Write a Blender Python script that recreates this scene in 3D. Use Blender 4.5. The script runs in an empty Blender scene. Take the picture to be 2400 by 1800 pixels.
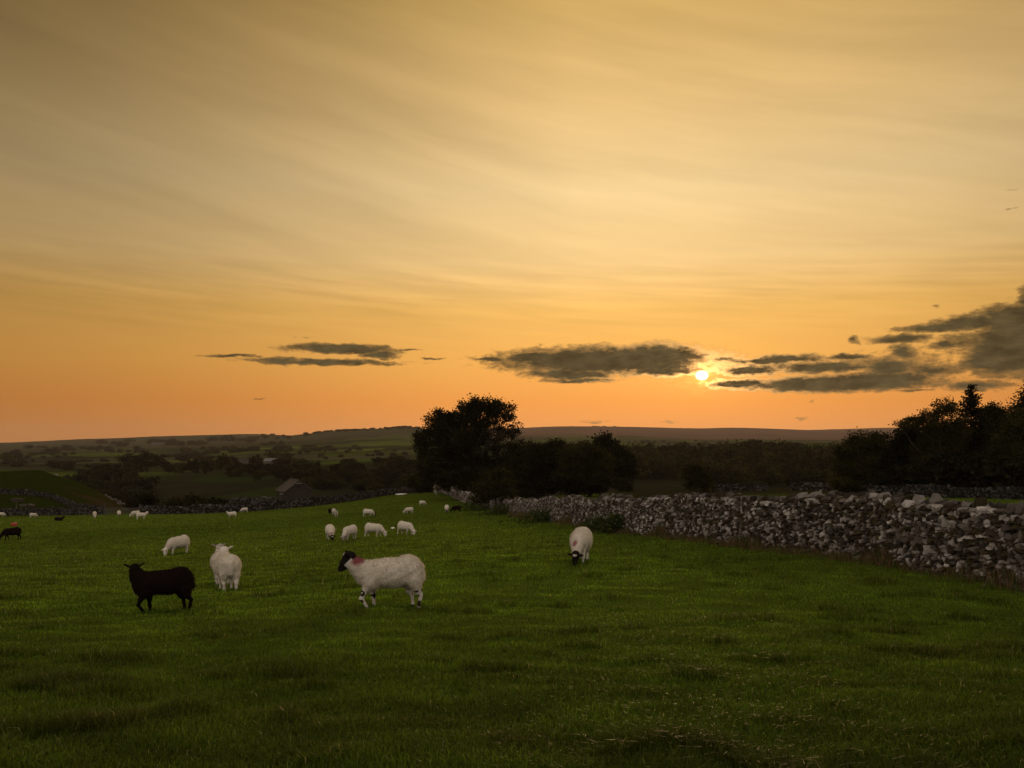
import bpy, math, random
import numpy as np
from mathutils import Vector, Matrix, Euler

random.seed(7)
RNG = np.random.default_rng(11)
SC = bpy.context.scene
COL = SC.collection
CAMH = 1.65          # eye height
F = 2000.0           # focal length in photo pixels (photo 2400 wide)
HY = 1030.0          # row of the level horizon
PXC = 1200.0

# ------------------------------------------------------------------ noise
def _h(i, j, s):
    v = np.sin(i * 127.1 + j * 311.7 + s * 74.7) * 43758.5453
    return v - np.floor(v)
def vnoise(x, y, s=0):
    x = np.asarray(x, float); y = np.asarray(y, float)
    xi = np.floor(x); yi = np.floor(y); fx = x - xi; fy = y - yi
    fx = fx * fx * (3 - 2 * fx); fy = fy * fy * (3 - 2 * fy)
    a = _h(xi, yi, s); b = _h(xi + 1, yi, s); c = _h(xi, yi + 1, s); d = _h(xi + 1, yi + 1, s)
    return (a * (1 - fx) + b * fx) * (1 - fy) + (c * (1 - fx) + d * fx) * fy
def fbm(x, y, s=0, o=3):
    t = 0; a = .5; n = 0
    for k in range(o):
        t = t + a * vnoise(x * 2 ** k, y * 2 ** k, s + k); n += a; a *= .5
    return t / n
def smooth(a, b, x):
    t = np.clip((x - a) / (b - a), 0, 1); return t * t * (3 - 2 * t)

# ------------------------------------------------------------------ terrain heights
NEAR = [(0.4, None), (4.3, None)]      # flat at the feet
COLS = {
 0:    [(12,1440),(17,1385),(32,1305),(52,1268),(90,1228),(135,1213),(165,1208),(185,1197),(210,1152),(285,1103),(330,1112),(450,1150),(700,1100),(1200,1085),(2000,1065),(3500,1046),(4500,1037)],
 100:  [(12,1440),(17,1385),(32,1303),(52,1263),(90,1224),(135,1210),(152,1208),(178,1199),(208,1160),(280,1097),(330,1112),(450,1160),(700,1105),(1200,1083),(2000,1062),(3500,1043),(4500,1033)],
 170:  [(12,1440),(17,1385),(32,1301),(52,1260),(90,1222),(135,1209),(145,1208),(178,1200),(210,1176),(262,1118),(330,1160),(450,1175),(700,1108),(1200,1081),(2000,1061),(3500,1041),(4500,1029)],
 240:  [(12,1440),(17,1385),(32,1300),(52,1258),(90,1221),(130,1208),(141,1207),(180,1199),(230,1177),(268,1153),(340,1190),(450,1175),(700,1108),(1200,1080),(2000,1060),(3500,1039),(4500,1027)],
 300:  [(12,1440),(17,1385),(32,1299),(52,1256),(90,1220),(125,1207),(139,1206),(180,1204),(258,1193),(340,1205),(450,1162),(560,1122),(700,1105),(1200,1080),(2000,1059),(3500,1037),(4500,1025)],
 400:  [(12,1440),(17,1385),(32,1298),(52,1255),(90,1220),(120,1208),(139,1205),(170,1206),(250,1222),(350,1195),(450,1160),(560,1120),(640,1108),(760,1101),(1200,1080),(2000,1058),(3000,1040),(4500,1021)],
 500:  [(12,1437),(17,1381),(32,1296),(52,1254),(90,1219),(120,1207),(139,1203),(165,1190),(188,1184),(250,1219),(350,1193),(450,1160),(560,1118),(640,1104),(760,1097),(1200,1074),(2000,1054),(3000,1038),(4500,1018)],
 600:  [(12,1433),(17,1376),(32,1294),(50,1252),(90,1218),(120,1206),(138,1198),(165,1184),(188,1178),(250,1211),(330,1190),(420,1160),(550,1115),(640,1100),(760,1093),(1200,1068),(2000,1050),(3000,1035),(4500,1016)],
 770:  [(12,1427),(17,1366),(30,1290),(39,1264),(60,1235),(93,1211),(120,1196),(145,1181),(175,1180),(260,1205),(330,1186),(420,1150),(520,1108),(700,1082),(900,1085),(1500,1063),(2500,1030),(3200,1009)],
 900:  [(12,1425),(17,1355),(30,1282),(42,1255),(60,1232),(93,1206),(120,1186),(160,1163),(178,1160),(260,1190),(380,1150),(520,1102),(700,1073),(900,1083),(1500,1058),(2500,1027),(3200,1003)],
 940:  [(12,1425),(17,1352),(30,1279),(42,1252),(60,1230),(93,1204),(120,1184),(160,1158),(178,1158),(260,1185),(380,1150),(520,1102),(700,1073),(900,1083),(1500,1058),(2500,1025),(3200,998)],
 1000: [(12,1425),(17,1345),(30,1275),(45,1245),(70,1220),(93,1201),(120,1181),(150,1160),(168,1152),(185,1157),(260,1180),(400,1140),(700,1075),(900,1083),(1500,1058),(2500,1025),(3300,1003)],
 1100: [(12,1425),(18,1325),(30,1270),(51,1235),(80,1210),(100,1195),(130,1174),(165,1155),(190,1162),(260,1185),(420,1140),(700,1075),(900,1070),(1500,1055),(3000,1035),(6000,1005)],
 1220: [(12,1423),(18,1323),(30,1265),(51,1228),(85,1200),(110,1184),(140,1171),(190,1165),(300,1190),(420,1150),(600,1080),(800,1060),(1500,1052),(3000,1030),(6000,1002)],
 1300: [(12,1422),(18,1322),(30,1262),(51,1221),(80,1190),(115,1172),(170,1161),(300,1185),(420,1146),(600,1075),(800,1057),(1500,1050),(3000,1030),(6000,998)],
 1470: [(12,1421),(18,1322),(25,1278),(34,1249),(60,1200),(90,1179),(130,1164),(200,1149),(300,1168),(420,1140),(600,1070),(750,1055),(1500,1048),(3000,1030),(6000,999)],
 1650: [(12,1421),(18,1324),(26,1264),(50,1203),(90,1174),(140,1156),(200,1146),(300,1163),(420,1135),(600,1070),(720,1053),(900,1051),(2000,1042),(3500,1029),(6000,1003)],
 1740: [(12,1420),(18,1325),(23.5,1277),(50,1200),(90,1170),(140,1152),(200,1145),(300,1160),(420,1130),(600,1070),(700,1052),(900,1050),(2000,1040),(3500,1028),(6000,1001)],
 1900: [(12,1420),(20.4,1292),(50,1195),(80,1168),(140,1148),(200,1143),(300,1160),(600,1070),(750,1048),(1000,1045),(2000,1040),(3500,1030),(6000,1007)],
 2100: [(12,1422),(17.3,1325),(50,1196),(80,1165),(110,1159),(200,1150),(300,1160),(600,1070),(750,1048),(1000,1045),(2000,1040),(3500,1030),(6000,1001)],
 2400: [(12,1425),(14.4,1372),(25,1262),(50,1200),(80,1172),(110,1162),(200,1150),(300,1160),(600,1070),(750,1048),(1000,1045),(2000,1040),(3500,1030),(6000,1002)],
}
PXG = np.arange(-1400, 3801, 10.0)
LD = np.linspace(math.log(0.4), math.log(8200), 720)
DG = np.exp(LD)
def _build_table():
    ks = sorted(COLS); rows = []
    for k in ks:
        a = COLS[k]
        d = [0.4, 4.3] + [p[0] for p in a]
        z = [-CAMH, -CAMH] + [(HY - p[1]) / F * p[0] for p in a]
        last = a[-1]
        d += [last[0] * 1.15, 8200]; z += [z[-1] - 12, z[-1] - 60]
        rows.append(np.interp(DG, d, z))
    rows = np.array(rows)
    T = np.empty((len(PXG), len(DG)))
    for j in range(len(DG)):
        T[:, j] = np.interp(PXG, ks, rows[:, j])
    g = np.exp(-0.5 * (np.arange(-6, 7) / 2.2) ** 2); g /= g.sum()
    P = np.pad(T, ((0, 0), (6, 6)), 'edge')
    T = sum(g[i] * P[:, i:i + T.shape[1]] for i in range(13))
    g = np.exp(-0.5 * (np.arange(-4, 5) / 1.6) ** 2); g /= g.sum()
    P = np.pad(T, ((4, 4), (0, 0)), 'edge')
    T = sum(g[i] * P[i:i + T.shape[0], :] for i in range(9))
    return T
TAB = _build_table()
def H(x, y, bumps=True):
    x = np.asarray(x, float); y = np.asarray(y, float)
    th = np.clip(np.arctan2(x, y), -0.9, 0.9)
    r = np.hypot(x, y)
    px = PXC + F * np.tan(th); Y = np.clip(r * np.cos(th), 0.41, 8100)
    u = np.clip((px - PXG[0]) / 10.0, 0, len(PXG) - 1.001); v = (np.log(Y) - LD[0]) / (LD[1] - LD[0])
    v = np.clip(v, 0, len(LD) - 1.001)
    i = u.astype(int); j = v.astype(int); fu = u - i; fv = v - j
    z = (TAB[i, j] * (1 - fu) + TAB[i + 1, j] * fu) * (1 - fv) + (TAB[i, j + 1] * (1 - fu) + TAB[i + 1, j + 1] * fu) * fv
    if bumps:
        k = 1 - smooth(40, 160, r)
        z = z + k * (0.055 * (fbm(x / 1.4 + 5, y / .8, 3, 2) - .5) + 0.06 * (vnoise(x / .42, y / .3, 9) - .5))
        z = z + smooth(150, 260, r) * np.minimum(r / 600, 1.2) * 1.6 * (fbm(x / 38, y / 38, 21, 3) - .5)
    if bumps: z = z + smooth(700, 1300, r) * 6 * (fbm(x / 210, y / 210, 33, 3) - .5)
    return z + CAMH
def h1(x, y, bumps=True): return float(H(x, y, bumps))
def ground_at(px, py, dmin=3.0):
    """first point of the ground met by the sight line of a photo pixel"""
    Ys = np.exp(np.linspace(math.log(dmin), math.log(8000), 4000))
    xs = (px - PXC) / F * Ys
    pp = HY - F * (H(xs, Ys, False) - CAMH) / Ys
    k = int(np.argmax(pp <= py))
    if pp[k] > py: k = int(np.argmin(pp))
    return float(xs[k]), float(Ys[k])
def X(px, Y): return (px - PXC) / F * Y

# ------------------------------------------------------------------ object helpers
def tag(o, label=None, cat=None, group=None, kind=None):
    if label: o['label'] = label
    if cat: o['category'] = cat
    if group: o['group'] = group
    if kind: o['kind'] = kind
    return o
def empty(name, loc, rz=0, scale=1):
    o = bpy.data.objects.new(name, None); COL.objects.link(o)
    o.location = loc; o.rotation_euler = (0, 0, rz); o.scale = (scale,) * 3
    o.empty_display_size = .2
    return o
def mesh_np(name, V, faces, mat=None, col=None, smooth_sh=False):
    """faces: list of (M,k) int arrays"""
    me = bpy.data.meshes.new(name)
    if not isinstance(faces, (list, tuple)): faces = [faces]
    faces = [f for f in faces if len(f)]
    V = np.asarray(V, np.float32)
    me.vertices.add(len(V)); me.vertices.foreach_set('co', V.ravel())
    loops = np.concatenate([f.ravel() for f in faces]).astype(np.int32)
    tot = np.concatenate([np.full(len(f), f.shape[1], np.int32) for f in faces])
    st = np.concatenate([[0], np.cumsum(tot)[:-1]]).astype(np.int32)
    me.loops.add(len(loops)); me.loops.foreach_set('vertex_index', loops)
    me.polygons.add(len(tot)); me.polygons.foreach_set('loop_start', st); me.polygons.foreach_set('loop_total', tot)
    me.update(calc_edges=True)
    if col is not None:
        a = me.color_attributes.new('col', 'FLOAT_COLOR', 'POINT')
        c = np.ones((len(V), 4), np.float32); c[:, :3] = col
        a.data.foreach_set('color', c.ravel())
    me.polygons.foreach_set('use_smooth', np.full(len(tot), smooth_sh))
    if mat: me.materials.append(mat)
    return me
def obj(name, me, parent=None, loc=(0, 0, 0)):
    o = bpy.data.objects.new(name, me); COL.objects.link(o); o.location = loc
    if parent: o.parent = parent
    return o
def copy_tree(o, parent=None):
    c = o.copy(); COL.objects.link(c)
    if parent: c.parent = parent
    for ch in list(o.children): copy_tree(ch, c)
    return c
class MB:
    def __init__(s): s.v = []; s.f = {}; s.c = []; s.n = 0
    def add(s, V, Fs, c=(1, 1, 1)):
        V = np.asarray(V, float)
        for f in (Fs if isinstance(Fs, list) else [Fs]):
            f = np.asarray(f, int)
            s.f.setdefault(f.shape[1], []).append(f + s.n)
        s.v.append(V); s.n += len(V)
        c = np.asarray(c, float)
        s.c.append(np.broadcast_to(c, (len(V), 3)))
    def mesh(s, name, mat, sm=False):
        return mesh_np(name, np.concatenate(s.v), [np.concatenate(f) for f in s.f.values()], mat, np.concatenate(s.c), sm)
    def box(s, lo, hi, c=(1, 1, 1), M=None):
        x0, y0, z0 = lo; x1, y1, z1 = hi
        V = np.array([(x0,y0,z0),(x1,y0,z0),(x1,y1,z0),(x0,y1,z0),(x0,y0,z1),(x1,y0,z1),(x1,y1,z1),(x0,y1,z1)], float)
        if M is not None: V = np.array([tuple(M @ Vector(p)) for p in V])
        s.add(V, np.array([(0,3,2,1),(4,5,6,7),(0,1,5,4),(1,2,6,5),(2,3,7,6),(3,0,4,7)]), c)
    def tube(s, pts, rad, n=7, c=(1, 1, 1)):
        pts = np.asarray(pts, float); m = len(pts); V = []
        for i in range(m):
            d = pts[min(i + 1, m - 1)] - pts[max(i - 1, 0)]; d /= np.linalg.norm(d) + 1e-9
            a = np.cross(d, (0.3, 1, 0.1) if abs(d[2]) > .8 else (0, 0, 1)); a /= np.linalg.norm(a) + 1e-9
            b = np.cross(d, a)
            for k in range(n):
                t = 2 * math.pi * k / n
                V.append(pts[i] + rad[i] * (a * math.cos(t) + b * math.sin(t)))
        Q = [(i * n + k, i * n + (k + 1) % n, (i + 1) * n + (k + 1) % n, (i + 1) * n + k) for i in range(m - 1) for k in range(n)]
        s.add(np.array(V), [np.array(Q), np.array([tuple(range(n))[::-1], tuple((m - 1) * n + k for k in range(n))])], c)

# ------------------------------------------------------------------ materials
def nodemat(name):
    m = bpy.data.materials.new(name); m.use_nodes = True
    nt = m.node_tree; nt.nodes.clear()
    out = nt.nodes.new('ShaderNodeOutputMaterial')
    return m, nt, out
def N(nt, t, **kw):
    n = nt.nodes.new(t)
    for k, v in kw.items():
        if k.startswith('i_'): n.inputs[k[2:].replace('_', ' ')].default_value = v
        else: setattr(n, k, v)
    return n
def mathn(nt, op, a, b=None, c=None, clamp=False):
    n = nt.nodes.new('ShaderNodeMath'); n.operation = op; n.use_clamp = clamp
    for i, v in enumerate((a, b, c)):
        if v is None: continue
        if isinstance(v, (int, float)): n.inputs[i].default_value = v
        else: nt.links.new(v, n.inputs[i])
    return n.outputs[0]
def vcol_mat(name, rough=.8, nscale=8, namp=.35, bump=.3, bscale=30, trans=0.0, spec=.3, sheen=0, tcol=(1, 1, 1, 1), dist=.01):
    """colour attribute, broken up by noise; optional translucency for leaves and blades"""
    m, nt, out = nodemat(name); L = nt.links.new
    at = N(nt, 'ShaderNodeAttribute', attribute_name='col')
    geo = N(nt, 'ShaderNodeTexCoord')
    no = N(nt, 'ShaderNodeTexNoise'); no.inputs['Scale'].default_value = nscale; no.inputs['Detail'].default_value = 5
    L(geo.outputs['Object'], no.inputs['Vector'])
    fac = mathn(nt, 'MULTIPLY_ADD', no.outputs['Fac'], 2 * namp, 1 - namp)
    mul = N(nt, 'ShaderNodeVectorMath', operation='SCALE'); L(at.outputs['Color'], mul.inputs[0]); L(fac, mul.inputs['Scale'])
    b = N(nt, 'ShaderNodeBsdfPrincipled'); L(mul.outputs[0], b.inputs['Base Color'])
    b.inputs['Roughness'].default_value = rough; b.inputs['Specular IOR Level'].default_value = spec
    if sheen:
        b.inputs['Sheen Weight'].default_value = sheen; b.inputs['Sheen Roughness'].default_value = .6
    if bump:
        n2 = N(nt, 'ShaderNodeTexNoise'); n2.inputs['Scale'].default_value = bscale; n2.inputs['Detail'].default_value = 6
        L(geo.outputs['Object'], n2.inputs['Vector'])
        bp = N(nt, 'ShaderNodeBump'); bp.inputs['Strength'].default_value = bump; bp.inputs['Distance'].default_value = dist
        L(n2.outputs['Fac'], bp.inputs['Height']); L(bp.outputs[0], b.inputs['Normal'])
    last = b.outputs[0]
    if trans:
        t = N(nt, 'ShaderNodeBsdfTranslucent')
        mx = N(nt, 'ShaderNodeMix', data_type='RGBA', blend_type='MULTIPLY'); mx.inputs[0].default_value = 1
        L(mul.outputs[0], mx.inputs[6]); mx.inputs[7].default_value = tcol
        L(mx.outputs[2], t.inputs['Color'])
        ms = N(nt, 'ShaderNodeMixShader'); ms.inputs[0].default_value = trans
        L(b.outputs[0], ms.inputs[1]); L(t.outputs[0], ms.inputs[2]); last = ms.outputs[0]
    L(last, out.inputs['Surface'])
    return m
M_GROUND = vcol_mat('earth_and_turf', 1.0, .9, .35, .8, 9, spec=0, dist=.05)
M_GRASS = vcol_mat('grass_blade', .5, .6, .2, 0, trans=.45, spec=.16, tcol=(1.3, 1.35, .6, 1))
M_DRY = vcol_mat('dry_grass_blade', .7, 3, .2, 0, trans=.35, spec=.2)
M_LEAF = vcol_mat('leaf', .7, 1.2, .35, 0, trans=.3, spec=.06, tcol=(1.2, 1.1, .5, 1))
M_BARK = vcol_mat('bark', .95, 6, .4, .6, 20, spec=.1, dist=.02)
M_STONE = vcol_mat('limestone', .9, 16, .4, .6, 38, spec=.15, dist=.015)
M_WOOL = vcol_mat('wool', .95, 11, .12, .5, 45, spec=.03, dist=.012)
M_FLEECE = vcol_mat('wool_tips', .9, 10, .12, 0, trans=.45, spec=.05)
M_BLACKWOOL = vcol_mat('black_wool', .95, 20, .3, .9, 60, spec=.03, dist=.012)
M_WOOD = vcol_mat('weathered_wood', .85, 12, .3, .4, 40, spec=.2)
M_PAINT = vcol_mat('plastic', .45, 5, .1, 0, spec=.4)
M_ROOF = vcol_mat('roof_slate', .8, 4, .35, .5, 14, spec=.2, dist=.05)

# ------------------------------------------------------------------ ground sheet
GREEN = np.array((.050, .070, .008))
def build_ground():
    th = np.concatenate([np.radians(np.arange(-180, -42, 2.0)), np.radians(np.arange(-42, 42, .14)), np.radians(np.arange(42, 180, 2.0))])
    r = np.exp(np.arange(math.log(.5), math.log(7400), .0145))
    R, T = np.meshgrid(r, th, indexing='ij')
    x = R * np.sin(T); y = R * np.cos(T); z = H(x, y)
    nr, nt_ = R.shape
    V = np.stack([x, y, z], -1).reshape(-1, 3)
    V = np.vstack([V, [[0, 0, h1(0, .5)]]])
    i = np.arange(nr - 1)[:, None]; j = np.arange(nt_)[None, :]; j2 = (j + 1) % nt_
    Q = np.stack([i * nt_ + j, i * nt_ + j2, (i + 1) * nt_ + j2, (i + 1) * nt_ + j], -1).reshape(-1, 4)
    c = nr * nt_; jj = np.arange(nt_)
    Tt = np.stack([np.full(nt_, c), (jj + 1) % nt_, jj], -1)
    # colours: what each piece of land is covered with, plus painted shade on the knoll
    d = np.hypot(x, y); px = PXC + F * x / np.maximum(y, 1); py = HY - F * (z - CAMH) / np.maximum(y, 1)
    C = np.empty(x.shape + (3,)); C[:] = GREEN
    n = fbm(x / 7, y / 7, 40, 3)[..., None]
    C *= .75 + .5 * n
    C *= (1 - .40 * smooth(140, 185, d))[..., None]  # turf past the field painted darker, for the knoll's unlit near side
    kn = (smooth(150, 180, d) * (1 - smooth(330, 380, d)) * (1 - smooth(300, 340, px)))[..., None]; C *= 1 - .5 * kn  # knoll colour darkened further, as shade on its face away from the sun
    # far field parcels (warped square cells)
    wx = x + 60 * (fbm(x / 260, y / 260, 51, 2) - .5); wy = y + 60 * (fbm(x / 260, y / 260, 57, 2) - .5)
    cw, ch = 120.0, 170.0
    ix = np.floor(wx / cw + .35 * np.floor(wy / ch)); iy = np.floor(wy / ch)
    hsh = _h(ix, iy, 5); h2 = _h(ix, iy, 8)
    pal = np.array([(.050, .062, .016), (.070, .092, .016), (.075, .075, .034), (.045, .045, .024), (.085, .115, .018)])
    par = pal[(hsh * 4.999).astype(int)] * (.20 + .55 * h2[..., None])
    par *= (.75 + .5 * fbm(x / 30, y / 30, 77, 3)[..., None])
    k = smooth(560, 700, d)[..., None]
    C = C * (1 - k) + par * k
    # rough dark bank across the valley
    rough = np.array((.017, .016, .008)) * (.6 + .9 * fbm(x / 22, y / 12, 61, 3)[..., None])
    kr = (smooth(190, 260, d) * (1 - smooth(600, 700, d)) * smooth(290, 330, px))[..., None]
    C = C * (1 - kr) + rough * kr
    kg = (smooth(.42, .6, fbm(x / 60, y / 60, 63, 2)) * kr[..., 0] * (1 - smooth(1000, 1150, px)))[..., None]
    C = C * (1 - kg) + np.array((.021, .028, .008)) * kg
    # bright field on the crest left of the big tree
    kb = (smooth(640, 690, d) * (1 - smooth(850, 900, d)) * smooth(740, 770, px) * (1 - smooth(1010, 1040, px)))[..., None]
    C = C * (1 - kb) + np.array((.055, .08, .012)) * kb
    # knoll: brown bracken on its right flank
    kk = (smooth(205, 225, d) * (1 - smooth(320, 340, d)) * smooth(130, 190, px) * (1 - smooth(300, 330, px)) * smooth(.42, .55, fbm(x / 9, y / 14, 66, 3)))[..., None]
    C = C * (1 - kk) + np.array((.032, .022, .010)) * kk
    # moorland
    km = smooth(3000, 3900, d)[..., None]
    moor = np.array((.100, .056, .040)) * (.7 + .6 * fbm(x / 200, y / 500, 71, 4)[..., None])
    C = C * (1 - km) + moor * km
    km2 = (smooth(2200, 2900, d) * (1 - smooth(1020, 1100, px)))[..., None]
    lmoor = np.array((.040, .038, .020)) * (.6 + .8 * fbm(x / 90, y / 200, 72, 4)[..., None])
    C = C * (1 - km2) + lmoor * km2
    # ground behind the main wall on the right is rough pasture
    kf = (smooth(90, 130, d) * (1 - smooth(250, 300, d)) * smooth(1380, 1480, px))[..., None]
    C = C * (1 - kf) + np.array((.020, .019, .008)) * (.6 + .8 * fbm(x / 6, y / 9, 81, 3)[..., None]) * kf
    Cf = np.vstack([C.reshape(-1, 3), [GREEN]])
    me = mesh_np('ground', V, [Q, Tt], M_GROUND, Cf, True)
    tag(obj('ground', me), kind='structure')
build_ground()

# ------------------------------------------------------------------ grass blades
def blades(name, x, y, h, w, C, lean=.5, mat=M_GRASS, bend=.5):
    n = len(x); z = H(x, y)
    a = RNG.uniform(0, 2 * math.pi, n); l = lean * RNG.random(n) ** .7
    dx = np.cos(a) * l * h; dy = np.sin(a) * l * h
    b = RNG.uniform(0, 2 * math.pi, n); wx = np.cos(b) * w / 2; wy = np.sin(b) * w / 2
    V = np.empty((n, 5, 3))
    V[:, 0] = np.stack([x - wx, y - wy, z - .01], -1); V[:, 1] = np.stack([x + wx, y + wy, z - .01], -1)
    V[:, 2] = np.stack([x + wx * .8 + dx * .35, y + wy * .8 + dy * .35, z + h * .6], -1)
    V[:, 3] = np.stack([x - wx * .8 + dx * .35, y - wy * .8 + dy * .35, z + h * .6], -1)
    V[:, 4] = np.stack([x + dx * (1 + bend * .3), y + dy * (1 + bend * .3), z + h * (1 - .35 * l)], -1)
    i = np.arange(n)[:, None] * 5
    Q = i + np.array([[0, 1, 2, 3]]); T = i + np.array([[3, 2, 4]])
    Cc = np.repeat(C, 5, 0)
    return obj(name, mesh_np(name, V.reshape(-1, 3), [Q, T], mat, Cc, False))
MAIN = [(11.6, 3.0), (10.5, 8), (9.6, 11.2), (8.64, 14.4), (7.14, 20.4), (6.3, 23.8), (4.6, 34), (2.55, 51), (-.72, 85), (-3.4, 106)]
def build_grass():
    n = 860000
    px = RNG.uniform(-330, 2730, n); Y = np.exp(RNG.uniform(math.log(3.1), math.log(175), n))
    x = X(px, Y); y = Y
    patch = fbm(x / .7, y / .42, 91, 3); tus = smooth(.62, .78, patch)
    fine = vnoise(x / .28, y / .25, 95)
    sc = np.clip(Y / 9, 1, 3.2)
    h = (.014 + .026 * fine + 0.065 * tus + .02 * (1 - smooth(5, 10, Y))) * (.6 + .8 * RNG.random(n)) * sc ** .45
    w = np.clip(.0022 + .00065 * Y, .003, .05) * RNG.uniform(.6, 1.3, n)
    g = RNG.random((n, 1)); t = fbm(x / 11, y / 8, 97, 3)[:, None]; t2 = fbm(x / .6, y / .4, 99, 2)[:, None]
    C = np.array((.088, .158, .009)) * (.30 + 1.4 * g) * (.30 + 1.4 * t2) * (1 - .5 * tus[:, None]) * (1 - .50 * (1 - smooth(4.5, 15, Y)))[:, None]  # blades coloured darker towards the camera to imitate a dimmed foreground
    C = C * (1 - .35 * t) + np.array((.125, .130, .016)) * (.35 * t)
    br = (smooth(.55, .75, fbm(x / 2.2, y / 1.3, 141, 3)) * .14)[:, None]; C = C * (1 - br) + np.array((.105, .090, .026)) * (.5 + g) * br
    dead = RNG.random(n) < .006
    C[dead] = np.array((.30, .26, .13)) * (.6 + .6 * g[dead])
    far = smooth(140, 172, Y)
    wx_ = np.interp(y, [p[1] for p in MAIN], [p[0] for p in MAIN])
    keep = (RNG.random(n) > far) & ~((x > wx_) & (y > 62) & (px < 2080))
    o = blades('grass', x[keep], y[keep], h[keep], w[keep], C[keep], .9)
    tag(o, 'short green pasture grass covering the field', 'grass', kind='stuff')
    # scattered tall pale bents near the camera
    n = 1500
    px = RNG.uniform(-330, 2730, n); Y = np.exp(RNG.uniform(math.log(3.2), math.log(30), n)); x = X(px, Y)
    C = np.array((.10, .13, .025)) * RNG.uniform(.4, 1.3, (n, 1))
    o = blades('long_grass_stalks', x, Y, RNG.uniform(.05, .15, n), RNG.uniform(.0025, .004, n) * np.clip(Y / 8, 1, 3), C, 1.3)
    tag(o, 'thin pale stalks and long blades standing out of the short turf', 'grass', kind='stuff')
build_grass()

# ------------------------------------------------------------------ dry stone walls
def stone_templates(k, seed, flat=False):
    rng = np.random.default_rng(seed); out = []
    g = np.array([(a, b, c) for a in (-1, 0, 1) for b in (-1, 0, 1) for c in (-1, 0, 1) if (a, b, c) != (0, 0, 0)], float)
    idx = {tuple(int(q) for q in p): i for i, p in enumerate(g)}
    Q = []
    for ax in range(3):
        for s in (-1, 1):
            o = [q for q in range(3) if q != ax]
            for a in (-1, 0):
                for b in (-1, 0):
                    cs = []
                    for (u, v) in ((a, b), (a + 1, b), (a + 1, b + 1), (a, b + 1)):
                        p = [0, 0, 0]; p[ax] = s; p[o[0]] = u; p[o[1]] = v; cs.append(idx[tuple(p)])
                    flip = (s > 0) == (ax == 1)
                    Q.append(cs[::-1] if flip else cs)
    Q = np.array(Q)
    for _ in range(k):
        n = g / np.linalg.norm(g, axis=1)[:, None]
        m = rng.uniform(.2, .65)
        V = g * .62 * (1 - m) + n * .8 * m
        V = V * rng.uniform(.78, 1.22, (26, 1)) + rng.normal(0, .085, (26, 3))
        # shear one side for wedge shapes
        V[:, 2] *= 1 + rng.uniform(-.35, .35) * V[:, 0]; V[:, 0] += rng.uniform(-.3, .3) * V[:, 2]
        out.append(V)
    return out, Q
ST, SQ = stone_templates(18, 5)
def rotm(ax, ay, az): return np.array(Euler((ax, ay, az)).to_matrix())
STONE_PAL = np.array([(.38, .345, .32), (.25, .222, .20), (.14, .12, .103), (.07, .057, .046), (.042, .031, .021), (.055, .042, .018)])
def resample(pts, step):
    pts = np.array(pts, float); s = np.concatenate([[0], np.cumsum(np.hypot(*np.diff(pts, axis=0).T))])
    # smooth through the points
    t = np.arange(0, s[-1], step)
    xs = np.interp(t, s, pts[:, 0]); ys = np.interp(t, s, pts[:, 1])
    k = max(3, int(1.5 / step)) | 1; ker = np.ones(k) / k
    for _ in range(2):
        xs = np.convolve(np.pad(xs, k // 2, 'edge'), ker, 'valid'); ys = np.convolve(np.pad(ys, k // 2, 'edge'), ker, 'valid')
    return t, xs, ys, s[-1]
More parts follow.
